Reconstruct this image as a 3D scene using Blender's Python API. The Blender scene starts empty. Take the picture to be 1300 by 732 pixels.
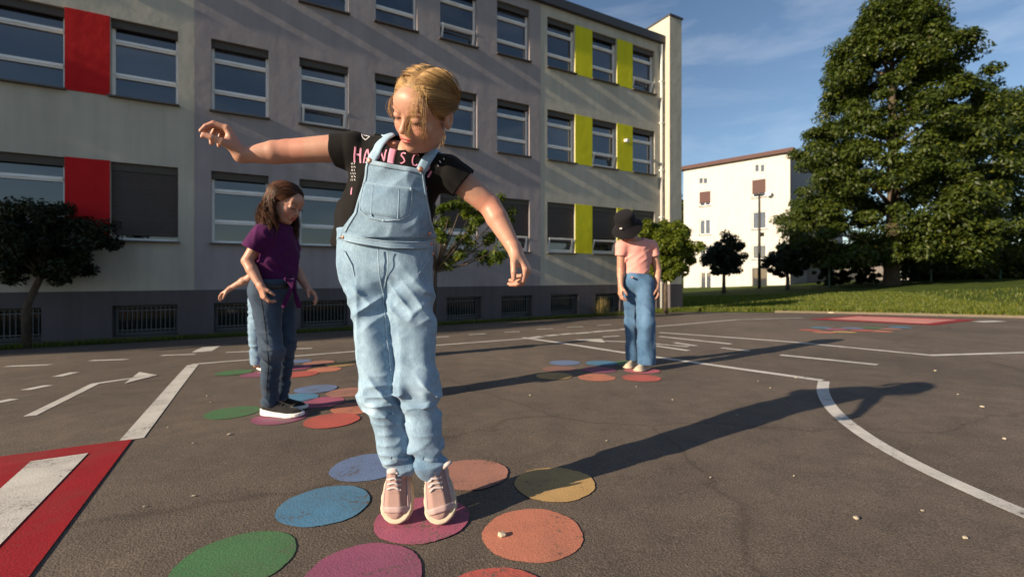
import bpy, math, random
import numpy as np
from mathutils import Vector, Matrix, Quaternion
from mathutils.bvhtree import BVHTree

# ------------------------------------------------------------------ camera
F, CX, HY = 585.0, 650.0, 349.0          # focal length in photo pixels, principal column, eye level row
CAMH = 0.75
scene = bpy.context.scene
C = scene.collection
cam = bpy.data.cameras.new('camera')
cam_o = bpy.data.objects.new('camera', cam); C.objects.link(cam_o)
cam_o.location = (0, 0, CAMH); cam_o.rotation_euler = (math.pi / 2, 0, 0)
cam.sensor_width = 36.0; cam.lens = 36.0 * F / 1300.0
cam.shift_y = -(366.0 - HY) / 1300.0
cam.clip_start = 0.05; cam.clip_end = 3000
cam.dof.use_dof = True; cam.dof.focus_distance = 1.48; cam.dof.aperture_fstop = 3.2
scene.camera = cam_o
scene.render.resolution_x = 1024; scene.render.resolution_y = 576

# ------------------------------------------------------------------ light
SUN_EL = math.radians(20.0)
SDX, SDY = math.sin(math.radians(58.6)), math.cos(math.radians(58.6))   # way the light travels, over ground
w = bpy.data.worlds.new('World'); scene.world = w; w.use_nodes = True
nt = w.node_tree; nt.nodes.clear()
sky = nt.nodes.new('ShaderNodeTexSky'); sky.sky_type = 'NISHITA'; sky.sun_disc = False
sky.sun_elevation = SUN_EL
sky.sun_rotation = math.atan2(-SDX, -SDY)
sky.air_density = 1.0; sky.dust_density = 0.25; sky.ozone_density = 2.2; sky.altitude = 200
tc = nt.nodes.new('ShaderNodeTexCoord')
mp = nt.nodes.new('ShaderNodeMapping'); mp.inputs['Rotation'].default_value = (0.25, -0.35, 0.5)
mp.inputs['Scale'].default_value = (1.0, 3.2, 7.0)
nz = nt.nodes.new('ShaderNodeTexNoise'); nz.inputs['Scale'].default_value = 1.7
nz.inputs['Detail'].default_value = 7; nz.inputs['Roughness'].default_value = 0.58; nz.inputs['Distortion'].default_value = 0.5
rp = nt.nodes.new('ShaderNodeValToRGB')
rp.color_ramp.elements[0].position = 0.45; rp.color_ramp.elements[0].color = (0, 0, 0, 1)
rp.color_ramp.elements[1].position = 0.92; rp.color_ramp.elements[1].color = (0.38, 0.38, 0.38, 1)
mx = nt.nodes.new('ShaderNodeMixRGB'); mx.inputs[2].default_value = (7.5, 8.0, 8.8, 1)
bg = nt.nodes.new('ShaderNodeBackground'); bg.inputs['Strength'].default_value = 0.066
ow = nt.nodes.new('ShaderNodeOutputWorld')
L = nt.links.new
L(tc.outputs['Generated'], mp.inputs['Vector']); L(mp.outputs[0], nz.inputs['Vector'])
L(nz.outputs['Fac'], rp.inputs[0]); L(rp.outputs[0], mx.inputs[0]); L(sky.outputs[0], mx.inputs[1])
L(mx.outputs[0], bg.inputs[0]); L(bg.outputs[0], ow.inputs[0])
sl = bpy.data.lights.new('sun', 'SUN'); sl.energy = 5.0; sl.angle = math.radians(0.55); sl.color = (1.0, 0.83, 0.61)
so = bpy.data.objects.new('sun', sl); C.objects.link(so)
dvec = Vector((SDX * math.cos(SUN_EL), SDY * math.cos(SUN_EL), -math.sin(SUN_EL)))
so.rotation_euler = dvec.to_track_quat('-Z', 'Y').to_euler(); so.location = (-20, -15, 20)
vs = scene.view_settings
vs.view_transform = 'Standard'; vs.look = 'None'; vs.gamma = 1.0; vs.exposure = 0.88

# ------------------------------------------------------------------ helpers
rnd = random.Random(7)
rng = np.random.default_rng(11)

def srgb(r, g, b):
    def f(c):
        c /= 255.0
        return c / 12.92 if c <= 0.04045 else ((c + 0.055) / 1.055) ** 2.4
    return (f(r), f(g), f(b), 1.0)

class NT:
    """small node-tree builder"""
    def __init__(s, name):
        s.m = bpy.data.materials.new(name); s.m.use_nodes = True
        s.t = s.m.node_tree
        s.b = s.t.nodes['Principled BSDF']
    def n(s, kind, **kw):
        nd = s.t.nodes.new(kind)
        for k, v in kw.items():
            if k.startswith('_'): setattr(nd, k[1:], v)
            else: nd.inputs[k.replace('__', ' ')].default_value = v
        return nd
    def l(s, a, b): s.t.links.new(a, b)
    def noise(s, scale, detail=4, rough=0.55, vec=None, dist=0.0):
        nd = s.n('ShaderNodeTexNoise'); nd.inputs['Scale'].default_value = scale
        nd.inputs['Detail'].default_value = detail; nd.inputs['Roughness'].default_value = rough
        nd.inputs['Distortion'].default_value = dist
        if vec is not None: s.l(vec, nd.inputs['Vector'])
        return nd.outputs['Fac']
    def ramp(s, src, stops):
        r = s.n('ShaderNodeValToRGB'); e = r.color_ramp.elements
        while len(e) < len(stops): e.new(0.5)
        for el, (p, c) in zip(e, stops):
            el.position = p
            el.color = c if len(c) == 4 else (*c, 1)
        s.l(src, r.inputs[0]); return r.outputs[0]
    def mix(s, fac, a, b, mode='MIX'):
        m = s.n('ShaderNodeMixRGB'); m.blend_type = mode
        for i, v in ((0, fac), (1, a), (2, b)):
            if hasattr(v, 'is_linked'): s.l(v, m.inputs[i])
            elif i == 0: m.inputs[0].default_value = v
            else: m.inputs[i].default_value = v if len(v) == 4 else (*v, 1)
        return m.outputs[0]
    def coord(s, kind='Object'):
        return s.n('ShaderNodeTexCoord').outputs[kind]
    def pos(s):
        return s.n('ShaderNodeNewGeometry').outputs['Position']
    def scaled(s, vec, sc):
        m = s.n('ShaderNodeMapping'); m.inputs['Scale'].default_value = sc
        s.l(vec, m.inputs['Vector']); return m.outputs[0]
    def col(s, c):
        if hasattr(c, 'is_linked'): s.l(c, s.b.inputs['Base Color'])
        else: s.b.inputs['Base Color'].default_value = c if len(c) == 4 else (*c, 1)
    def rough(s, v, spec=None):
        if hasattr(v, 'is_linked'): s.l(v, s.b.inputs['Roughness'])
        else: s.b.inputs['Roughness'].default_value = v
        if spec is not None: s.b.inputs['Specular IOR Level'].default_value = spec
    def bump(s, h, strength=0.3, dist=0.01):
        b = s.n('ShaderNodeBump'); b.inputs['Strength'].default_value = strength
        b.inputs['Distance'].default_value = dist
        s.l(h, b.inputs['Height']); s.l(b.outputs[0], s.b.inputs['Normal'])

def tag(o, label=None, cat=None, group=None, kind=None):
    if label: o['label'] = label
    if cat: o['category'] = cat
    if group: o['group'] = group
    if kind: o['kind'] = kind
    return o

def empty(name, loc=(0, 0, 0), rz=0.0):
    o = bpy.data.objects.new(name, None); C.objects.link(o)
    o.location = loc; o.rotation_euler = (0, 0, rz); o.empty_display_size = 0.2
    return o

def add(name, me, mat=None, parent=None, loc=None):
    o = bpy.data.objects.new(name, me); C.objects.link(o)
    if mat is not None and len(me.materials) == 0: me.materials.append(mat)
    if parent is not None: o.parent = parent
    if loc is not None: o.location = loc
    return o

def mesh(name, v, f, smooth=False, mat=None, attr=None):
    me = bpy.data.meshes.new(name)
    v = np.asarray(v, dtype=np.float32).reshape(-1, 3)
    if isinstance(f, np.ndarray):
        k = f.shape[1]; nf = f.shape[0]
        me.vertices.add(len(v)); me.vertices.foreach_set('co', v.ravel())
        me.loops.add(nf * k); me.loops.foreach_set('vertex_index', f.astype(np.int32).ravel())
        me.polygons.add(nf); me.polygons.foreach_set('loop_start', np.arange(0, nf * k, k, dtype=np.int32))
        me.polygons.foreach_set('loop_total', np.full(nf, k, dtype=np.int32))
        me.update(calc_edges=True); me.validate()
    else:
        me.from_pydata(v.tolist(), [], f); me.update()
    if smooth: me.polygons.foreach_set('use_smooth', np.ones(len(me.polygons), dtype=bool))
    if attr is not None:
        for k, a in attr.items():
            a = np.asarray(a, dtype=np.float32)
            if a.ndim == 1:
                me.attributes.new(k, 'FLOAT', 'POINT').data.foreach_set('value', a)
            else:
                me.attributes.new(k, 'FLOAT_COLOR', 'POINT').data.foreach_set('color', a.ravel())
    if mat is not None: me.materials.append(mat)
    return me

class MB:
    """collects quads, boxes and tubes of ONE part"""
    def __init__(s): s.v = []; s.f = []
    def poly(s, pts):
        b = len(s.v); s.v += [tuple(p) for p in pts]; s.f.append(tuple(range(b, b + len(pts)))); return s
    def box(s, x0, x1, y0, y1, z0, z1):
        b = len(s.v)
        s.v += [(x, y, z) for z in (z0, z1) for y in (y0, y1) for x in (x0, x1)]
        for q in ((0, 2, 3, 1), (4, 5, 7, 6), (0, 1, 5, 4), (2, 6, 7, 3), (0, 4, 6, 2), (1, 3, 7, 5)):
            s.f.append(tuple(b + i for i in q))
        return s
    def tube(s, pts, rad, n=8, caps=True):
        pts = [Vector(p) for p in pts]
        if not hasattr(rad, '__len__'): rad = [rad] * len(pts)
        rings = []; up = Vector((0.31, 0.2, 0.93))
        for i, p in enumerate(pts):
            t = (pts[min(i + 1, len(pts) - 1)] - pts[max(i - 1, 0)]).normalized()
            a = t.cross(up)
            if a.length < 1e-3: a = t.cross(Vector((1, 0, 0)))
            a.normalize(); c = t.cross(a)
            b = len(s.v)
            for k in range(n):
                th = 2 * math.pi * k / n
                s.v.append(tuple(p + (a * math.cos(th) + c * math.sin(th)) * rad[i]))
            rings.append(b)
        for r0, r1 in zip(rings, rings[1:]):
            for k in range(n): s.f.append((r0 + k, r0 + (k + 1) % n, r1 + (k + 1) % n, r1 + k))
        if caps:
            s.f.append(tuple(rings[0] + k for k in reversed(range(n)))); s.f.append(tuple(rings[-1] + k for k in range(n)))
        return s
    def me(s, name, mat=None, smooth=False): return mesh(name, s.v, s.f, smooth, mat)
    def build(s, name, mat, parent=None, smooth=False, loc=None): return add(name, s.me(name, mat, smooth), None, parent, loc)

# ---- facade frame and ground shape
DX, DY = 0.87357, 0.48671               # along the school facade, receding to the right
NX, NY = -DY, DX                        # away from the yard
FAC0 = Vector((-6.404, 9.296))          # facade point where the beige wing meets the grey one
FN = FAC0.x * NX + FAC0.y * NY          # = 11.24
ROT = math.atan2(DY, DX)
def zg(x, y):
    n = x * NX + y * NY
    n = min(max(n, -30), FN)
    return -0.03 * n - 0.00345 * max(0.0, n - 4) ** 2
def gpt(px, py, lift=0.0):
    """ground point seen at a photo pixel"""
    u = (px - CX) / F; v = (HY - py) / F
    lo, hi = 0.3, 60.0
    for _ in range(60):
        m = 0.5 * (lo + hi)
        if CAMH + v * m > zg(u * m, m): lo = m
        else: hi = m
    return Vector((u * lo, lo, zg(u * lo, lo) + lift))
def at(px, py, Y):
    return Vector(((px - CX) / F * Y, Y, CAMH + (HY - py) / F * Y))
# ------------------------------------------------------------------ materials of the place
def asphalt_nodes(t, p):
    big = t.noise(0.35, 5, 0.6, p); mid = t.noise(6, 5, 0.6, p); fine = t.noise(190, 3, 0.7, p)
    vo = t.n('ShaderNodeTexVoronoi'); vo.inputs['Scale'].default_value = 150; t.l(p, vo.inputs['Vector'])
    base = t.ramp(fine, [(0.3, (0.058, 0.047, 0.039)), (0.52, (0.136, 0.111, 0.092)), (0.8, (0.31, 0.255, 0.212))])
    base = t.mix(0.55, base, t.ramp(mid, [(0.3, (0.55, 0.55, 0.55)), (0.7, (1.15, 1.1, 1.05))]), 'MULTIPLY')
    base = t.mix(0.8, base, t.ramp(big, [(0.3, (0.66, 0.65, 0.64)), (0.7, (1.25, 1.22, 1.18))]), 'MULTIPLY')
    return base, fine, vo
def crack_mask(t, p):
    w1 = t.n('ShaderNodeTexVoronoi'); w1.feature = 'DISTANCE_TO_EDGE'; w1.inputs['Scale'].default_value = 0.22
    nzc = t.n('ShaderNodeTexNoise', Scale=0.9, Detail=6.0); t.l(p, nzc.inputs['Vector']); ds = t.mix(0.9, p, nzc.outputs['Color'], 'ADD')
    t.l(ds, w1.inputs['Vector'])
    return w1.outputs['Distance']
def m_asphalt():
    t = NT('asphalt'); p = t.pos()
    base, fine, vo = asphalt_nodes(t, p)
    # patchwork of old repairs and seams
    seam = crack_mask(t, p)
    base = t.mix(1.0, base, t.ramp(seam, [(0.0, (0.74, 0.72, 0.71)), (0.0018, (0.86, 0.85, 0.84)), (0.0045, (1, 1, 1))]), 'MULTIPLY')
    st = t.noise(0.8, 6, 0.65, t.scaled(p, (1, 0.5, 1)), 0.6)
    base = t.mix(0.5, base, t.ramp(st, [(0.35, (0.7, 0.68, 0.67)), (0.6, (1.05, 1.03, 1.0))]), 'MULTIPLY')
    t.col(base); t.rough(0.82, 0.35)
    h = t.mix(0.5, fine, vo.outputs['Distance'])
    t.bump(h, 0.55, 0.004)
    return t.m
def m_paint(name, c, wear=0.45):
    t = NT(name); p = t.pos()
    base, fine, vo = asphalt_nodes(t, p)
    n1 = t.noise(60, 4, 0.75, p); n2 = t.noise(5, 4, 0.6, p)
    k = t.mix(0.45, n1, n2)
    msk = t.ramp(k, [(0.28 + wear * 0.16, (1, 1, 1)), (0.36 + wear * 0.16, (0, 0, 0))])
    pc = t.mix(0.6, c, t.ramp(n2, [(0.3, (0.78, 0.78, 0.8)), (0.7, (1.12, 1.1, 1.08))]), 'MULTIPLY')
    pc = t.mix(t.ramp(t.noise(2.2, 6, 0.7, p), [(0.45, (0, 0, 0)), (0.75, (0.35, 0.35, 0.35))]), pc, base)
    pc = t.mix(0.5, pc, t.ramp(fine, [(0.3, (0.6, 0.6, 0.6)), (0.6, (1.05, 1.05, 1.05))]), 'MULTIPLY')
    t.col(t.mix(msk, pc, base)); t.rough(0.62, 0.4)
    t.bump(t.mix(0.5, fine, vo.outputs['Distance']), 0.4, 0.003)
    return t.m
def m_plaster(name, c, dirt=0.25):
    t = NT(name); p = t.coord('Object')
    n1 = t.noise(1.2, 6, 0.6, p); n2 = t.noise(90, 3, 0.6, p); st = t.noise(2.0, 5, 0.6, t.scaled(p, (2.2, 1, 0.18)))
    c1 = t.mix(dirt, c, t.ramp(n1, [(0.3, (0.72, 0.71, 0.7)), (0.7, (1.1, 1.1, 1.08))]), 'MULTIPLY')
    c1 = t.mix(dirt, c1, t.ramp(st, [(0.35, (0.7, 0.7, 0.69)), (0.6, (1.05, 1.05, 1.05))]), 'MULTIPLY')
    t.col(c1); t.rough(0.9, 0.25)
    wv = t.noise(3.2, 3, 0.5, p)
    t.bump(t.mix(0.12, wv, n2), 0.35, 0.03)
    return t.m
def m_flat(name, c, rough=0.5, metal=0.0, spec=0.5, var=0.15, sc=8.0, bump=0.0):
    t = NT(name); p = t.coord('Object')
    n = t.noise(sc, 4, 0.6, p)
    t.col(t.mix(var, c, t.ramp(n, [(0.3, (0.6, 0.6, 0.6)), (0.7, (1.25, 1.25, 1.25))]), 'MULTIPLY'))
    t.rough(rough, spec); t.b.inputs['Metallic'].default_value = metal
    if bump: t.bump(t.noise(sc * 12, 3, 0.6, p), bump, 0.004)
    return t.m
def m_glass(name, c, spec=0.9):
    t = NT(name); p = t.pos()
    n = t.noise(0.9, 2, 0.4, p)
    t.col(t.mix(0.5, c, t.ramp(n, [(0.3, (0.5, 0.5, 0.5)), (0.7, (1.3, 1.3, 1.3))]), 'MULTIPLY'))
    t.rough(0.035, spec); t.b.inputs['IOR'].default_value = 1.7
    t.bump(t.noise(1.3, 1, 0.3, p), 0.05, 0.05)
    return t.m
def m_leaf(name, dark, light, trans=0.35):
    t = NT(name)
    a = t.n('ShaderNodeAttribute', _attribute_name='lv')
    c = t.ramp(a.outputs['Fac'], [(0.0, dark), (0.75, light), (1.0, (light[0] * 1.7, light[1] * 1.25, light[2] * 0.9))])
    t.col(c); t.rough(0.5, 0.35)
    tr = t.n('ShaderNodeBsdfTranslucent'); t.l(t.mix(1.0, c, (1.3, 1.5, 0.6, 1), 'MULTIPLY'), tr.inputs[0])
    mxs = t.n('ShaderNodeMixShader'); mxs.inputs[0].default_value = trans
    out = t.t.nodes['Material Output']
    t.l(t.b.outputs[0], mxs.inputs[1]); t.l(tr.outputs[0], mxs.inputs[2]); t.l(mxs.outputs[0], out.inputs[0])
    return t.m
def m_bark(name, c):
    t = NT(name); p = t.coord('Object')
    n = t.noise(9, 6, 0.7, t.scaled(p, (2.5, 2.5, 0.5)))
    t.col(t.ramp(n, [(0.3, tuple(x * 0.45 for x in c)), (0.65, tuple(x * 1.3 for x in c))])); t.rough(0.9, 0.2)
    t.bump(n, 0.8, 0.03); return t.m
def m_lawn():
    t = NT('lawn'); p = t.pos()
    n = t.noise(0.5, 6, 0.65, p); n2 = t.noise(30, 4, 0.7, p)
    c = t.ramp(n, [(0.3, (0.035, 0.058, 0.010)), (0.55, (0.065, 0.092, 0.014)), (0.78, (0.13, 0.12, 0.03))])
    t.col(t.mix(0.7, c, t.ramp(n2, [(0.3, (0.4, 0.4, 0.4)), (0.7, (1.4, 1.4, 1.3))]), 'MULTIPLY')); t.rough(0.95, 0.1)
    t.bump(n2, 0.9, 0.06); return t.m
def m_soil(name, a, b):
    t = NT(name); p = t.pos(); n = t.noise(14, 6, 0.7, p); n2 = t.noise(1.0, 4, 0.6, p)
    t.col(t.mix(n2, t.ramp(n, [(0.3, a), (0.7, b)]), b)); t.rough(0.95, 0.1); t.bump(n, 0.7, 0.02); return t.m

M = {}
M['asphalt'] = m_asphalt()
M['white_paint'] = m_paint('white_road_paint', (0.60, 0.58, 0.54), 0.5)
M['beige'] = m_plaster('beige_plaster', (0.48, 0.445, 0.37), 0.35)
M['grey'] = m_plaster('grey_plaster', (0.33, 0.290, 0.292), 0.35)
M['plinth'] = m_plaster('plinth_plaster', (0.115, 0.098, 0.102), 0.4)
M['red_panel'] = m_plaster('red_panel', (0.50, 0.012, 0.014), 0.2)
M['yellow_panel'] = m_plaster('yellow_panel', (0.62, 0.58, 0.018), 0.2)
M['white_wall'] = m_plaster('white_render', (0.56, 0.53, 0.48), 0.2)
M['pvc'] = m_flat('white_window_plastic', (0.82, 0.80, 0.77), 0.4, var=0.1)
M['dark_metal'] = m_flat('dark_metal_sheet', (0.055, 0.052, 0.058), 0.5, 0.3)
M['shutter'] = m_flat('brown_shutter', (0.050, 0.034, 0.028), 0.55)
M['shutter_box'] = m_flat('brown_shutter_box', (0.06, 0.047, 0.035), 0.6)
M['sill'] = m_flat('sill_metal', (0.10, 0.085, 0.075), 0.5, 0.2)
M['bars'] = m_flat('grille_bars', (0.11, 0.11, 0.11), 0.55, 0.2)
M['pipe'] = m_flat('white_pipe', (0.68, 0.66, 0.62), 0.5)
M['glass'] = m_glass('window_glass', (0.018, 0.021, 0.032))
M['glass_b'] = m_glass('window_glass_curtained', (0.06, 0.065, 0.085))
M['cellar_glass'] = m_glass('cellar_glass', (0.014, 0.016, 0.010), 0.4)
M['roof_red'] = m_flat('red_brown_roof_edge', (0.07, 0.024, 0.020), 0.7)
M['bark'] = m_bark('bark', (0.10, 0.075, 0.055))
M['lawn'] = m_lawn()
M['sand'] = m_soil('sandy_edge', (0.16, 0.12, 0.075), (0.36, 0.29, 0.20))
M['stone'] = m_flat('pale_stone', (0.42, 0.36, 0.27), 0.9, var=0.5, sc=60)
M['green_metal'] = m_flat('green_fence_metal', (0.02, 0.07, 0.045), 0.5)
M['pole'] = m_flat('dark_pole', (0.03, 0.028, 0.027), 0.7)
M['leaf_chestnut'] = m_leaf('chestnut_leaf', (0.014, 0.028, 0.005), (0.072, 0.095, 0.011))
M['leaf_bright'] = m_leaf('bright_leaf', (0.045, 0.07, 0.008), (0.15, 0.18, 0.015), 0.45)
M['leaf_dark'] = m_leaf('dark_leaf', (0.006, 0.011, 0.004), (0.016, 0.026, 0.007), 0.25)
M['leaf_mid'] = m_leaf('mid_leaf', (0.032, 0.055, 0.008), (0.12, 0.155, 0.015), 0.45)
M['blade'] = m_leaf('grass_blade', (0.042, 0.065, 0.008), (0.13, 0.155, 0.022), 0.4)

# ------------------------------------------------------------------ ground sheets
def sheet(name, fn, xs, ys, mat, kind='structure'):
    v = [fn(x, y) for y in ys for x in xs]
    nx = len(xs); f = [(j * nx + i, j * nx + i + 1, (j + 1) * nx + i + 1, (j + 1) * nx + i) for j in range(len(ys) - 1) for i in range(nx - 1)]
    return tag(add(name, mesh(name, v, f, True, mat)), kind=kind)
def loc2w(t, n, z=0.0):                       # facade frame -> world
    return Vector((FAC0.x + t * DX + n * NX, FAC0.y + t * DY + n * NY, z))
def asph(t, n):
    p = loc2w(t, n); return (p.x, p.y, zg(p.x, p.y))
sheet('asphalt_yard', asph, list(np.arange(-30, 45, 1.5)), list(np.arange(-26, 1.3, 0.5)), M['asphalt'])

# lawn: its near edge follows the asphalt edge, it rises slowly to the right and goes on to the horizon
EDGE = [gpt(*p) for p in ((812, 398), (862, 396), (930, 396.5), (1000, 397), (1100, 399), (1200, 401.5), (1300, 404), (1420, 408))]
EDGE = [Vector((EDGE[0].x - 3.5, EDGE[0].y - 1.6, 0))] + EDGE + [EDGE[-1] + Vector((8, -3.6, 0))]
def zl(x, y):
    z = CAMH - 1.2 + 0.0513 * (min(x, 34) - 6) - 0.0247 * (min(y, 46) - 16)
    return z + 0.05 * math.sin(x * 0.9 + y * 0.4) * math.sin(y * 0.7) * 0.6
def edge_fn(s):
    s *= len(EDGE) - 1; i = min(int(s), len(EDGE) - 2); return EDGE[i].lerp(EDGE[i + 1], s - i)
lv, nS = [], 60
offs = [0, 0.12, 0.35, 0.8, 1.6, 3, 5, 8, 12, 17, 23, 30, 45, 90, 250, 900]
ddir = Vector((0.45, 0.89, 0)).normalized()
for o_ in offs:
    for i in range(nS):
        e = edge_fn(i / (nS - 1)); q = e + ddir * o_
        if o_ > 45: q = q + Vector(((i / (nS - 1) - 0.4) * o_ * 2.6, 0, 0))
        k = min(1, o_ / 3.0); k = k * k * (3 - 2 * k)
        z0 = zg(q.x, q.y) + 0.004 + min(o_, 0.35) * 0.16
        lv.append((q.x, q.y, z0 * (1 - k) + max(zl(q.x, q.y), -1.1) * k))
lf = [(j * nS + i, j * nS + i + 1, (j + 1) * nS + i + 1, (j + 1) * nS + i) for j in range(len(offs) - 1) for i in range(nS - 1)]
lawn_me = mesh('lawn', lv, lf, True, M['lawn'])
tag(add('lawn', lawn_me), kind='structure')
lawn_bvh = BVHTree.FromPolygons([Vector(q) for q in lv], lf)
def lz(x, y):
    h = lawn_bvh.ray_cast(Vector((x, y, 50)), Vector((0, 0, -1)))
    return h[0].z if h[0] is not None else zg(x, y)
# the wide ground below everything, out to the horizon
sheet('ground', lambda x, y: (x, y, -2.2), [-1500, -200, 0, 200, 1500], [-300, 0, 300, 2500], M['lawn'])
# sandy worn strip between asphalt and lawn
sv, sf = [], []
for i in range(40):
    s = 0.42 + 0.58 * i / 39
    e = edge_fn(s); wd = 0.25 + 0.55 * (i / 39) ** 0.8 + 0.10 * math.sin(i * 1.9)
    for k in (-0.12 - 0.06 * math.sin(i * 2.7), wd * 0.5, wd):
        q = e + ddir * k
        sv.append((q.x, q.y, max(lz(q.x, q.y), zg(q.x, q.y)) + 0.008 + (0.012 if 0 < k < wd else 0)))
    if i: b = len(sv) - 6; sf += [(b, b + 3, b + 4, b + 1), (b + 1, b + 4, b + 5, b + 2)]
tag(add('sandy_edge', mesh('sandy_edge', sv, sf, True, M['sand'])), kind='structure')

# verge of soil and grass along the school
def verge(t, n):
    p = loc2w(t, n); q = -n
    wob = 0.06 * math.sin(t * 1.7) + 0.04 * math.sin(t * 4.1 + 1)
    p = loc2w(t, n - (wob if q > 0.35 else 0))
    return (p.x, p.y, zg(p.x, p.y) + (0.004 if q > 0.5 else 0.035 + 0.015 * math.sin(t * 2.3)))
sheet('grass_verge', verge, list(np.arange(-14, 14.6, 0.3)), [-0.62, -0.45, -0.2, 0.05], M['lawn'])

def blades(name, pts, hmin, hmax, wid, label, mat=M['blade'], lean=0.5):
    pts = np.asarray(pts); n = len(pts)
    a = rng.uniform(0, 2 * np.pi, n); h = rng.uniform(hmin, hmax, n)
    dx, dy = np.cos(a) * wid, np.sin(a) * wid
    la = rng.uniform(0, 2 * np.pi, n); lx, ly = np.cos(la) * h * lean * rng.random(n), np.sin(la) * h * lean * rng.random(n)
    v = np.zeros((n, 5, 3)); v[:, :] = pts[:, None, :]
    v[:, 0, 0] -= dx; v[:, 0, 1] -= dy; v[:, 1, 0] += dx; v[:, 1, 1] += dy
    v[:, 2, 0] += dx * .7 + lx * .4; v[:, 2, 1] += dy * .7 + ly * .4; v[:, 2, 2] += h * .6
    v[:, 3, 0] -= dx * .7 - lx * .4; v[:, 3, 1] -= dy * .7 - ly * .4; v[:, 3, 2] += h * .6
    v[:, 4, 0] += lx; v[:, 4, 1] += ly; v[:, 4, 2] += h
    base = np.arange(n)[:, None] * 5
    f = np.concatenate([base + np.array([0, 1, 2]), base + np.array([0, 2, 3]), base + np.array([3, 2, 4])])
    lvv = np.repeat(np.clip(rng.normal(0.5, 0.25, n), 0, 1), 5)
    return tag(add(name, mesh(name, v.reshape(-1, 3), f, True, mat, {'lv': lvv})), label, 'grass', kind='stuff')
gp = []
for _ in range(16000):
    t = rnd.uniform(-9, 14.3); q = rnd.uniform(0.0, 0.56 + 0.05 * math.sin(t * 1.7)) ** 0.8
    p = loc2w(t, -q); gp.append((p.x, p.y, zg(p.x, p.y) + 0.01))
blades('verge_grass', gp, 0.03, 0.11, 0.006, 'uneven short grass growing along the foot of the school wall')
gp = []
for _ in range(60000):
    s = rnd.uniform(0.08, 1.0); o_ = 0.15 + 13 * rnd.random() ** 1.8
    q = edge_fn(s) + ddir * o_
    gp.append((q.x, q.y, lz(q.x, q.y) - 0.005))
blades('lawn_grass', gp, 0.04, 0.13, 0.011, 'short sunlit grass of the lawn behind the asphalt')
# tall dry weeds by the wall, ground left of the last cellar window
gp = []
for _ in range(110):
    t = 10.35 + rnd.gauss(0, 0.12); p = loc2w(t, -0.12 - 0.2 * rnd.random()); gp.append((p.x, p.y, zg(p.x, p.y)))
M['weed'] = m_leaf('dry_weed', (0.12, 0.10, 0.04), (0.30, 0.24, 0.10), 0.3)
blades('weed_tuft', gp, 0.25, 0.62, 0.008, 'tuft of tall dry weeds beside a cellar window of the school', M['weed'], 0.35)
# ------------------------------------------------------------------ the school (built in facade coordinates: x along, y into the building, z up from its foot)
ZB = -0.518
school = tag(empty('school_building', (FAC0.x, FAC0.y, ZB), ROT),
             'long three storey school with beige and grey plaster, red and yellow panels between windows', 'building')
def zc(z): return z + CAMH - ZB                     # height given relative to the eye
WB = [zc(0.665), zc(3.37), zc(6.07)]; WH = 1.47
TOP = zc(7.88); PL = zc(-0.30)
CB0, CB1 = zc(-1.17), zc(-0.575)
T_A = [-6.32, -4.64, -2.99, -1.31]; T_B = [0.28 + 1.645 * i for i in range(5)]; T_C = [8.51, 10.17, 11.84]
WW = 1.04; REV = 0.24
openings = {'A': [(t, t + WW) for t in T_A], 'B': [(t, t + WW) for t in T_B], 'C': [(t, t + 1.0) for t in T_C]}
def wall_with_holes(x0, x1, z0, z1, holes, rev, yf=0.0):
    """front sheet with real recesses; holes = (x0,x1,z0,z1)"""
    mb = MB()
    xs = sorted({x0, x1, *[h[0] for h in holes], *[h[1] for h in holes]})
    zs = sorted({z0, z1, *[h[2] for h in holes], *[h[3] for h in holes]})
    for a, b in zip(xs, xs[1:]):
        for c, d in zip(zs, zs[1:]):
            mx_, mz_ = (a + b) / 2, (c + d) / 2
            if any(h[0] < mx_ < h[1] and h[2] < mz_ < h[3] for h in holes): continue
            mb.poly([(a, yf, c), (b, yf, c), (b, yf, d), (a, yf, d)])
    for a, b, c, d in holes:
        y2 = yf + rev
        mb.poly([(a, yf, c), (a, yf, d), (a, y2, d), (a, y2, c)]); mb.poly([(b, yf, d), (b, yf, c), (b, y2, c), (b, y2, d)])
        mb.poly([(a, yf, d), (b, yf, d), (b, y2, d), (a, y2, d)]); mb.poly([(b, yf, c), (a, yf, c), (a, y2, c), (b, y2, c)])
        mb.poly([(a, y2, c), (b, y2, c), (b, y2, d), (a, y2, d)])
    return mb
secs = {'A': (-13.0, 0.0, 'beige'), 'B': (0.0, 8.27, 'grey'), 'C': (8.27, 13.22, 'beige')}
for k, (a, b, mt) in secs.items():
    yf = -0.006 if k == 'B' else 0.0
    hs = [(t0, t1, z, z + WH) for (t0, t1) in openings[k] for z in WB]
    o = wall_with_holes(a, b, PL, TOP, hs, REV, yf).build('wall', M[mt], school)
    o['label'] = {'A': 'beige plaster wing with red panels', 'B': 'grey plaster middle part', 'C': 'beige plaster end with yellow panels'}[k]
ch = [(t, t + 1.0, CB0, CB1) for t in (-5.2, -3.25, -1.28, 0.33, 1.95, 3.62, 5.38, 6.98, 8.62, 10.28, 11.9)]
wall_with_holes(-13.0, 13.22, -0.3, PL, ch, 0.30, -0.02).build('plinth', M['plinth'], school)
MB().poly([(-13, -0.02, PL), (13.22, -0.02, PL), (13.22, 0.01, PL), (-13, 0.01, PL)]).build('plinth_ledge', M['plinth'], school)
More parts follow.
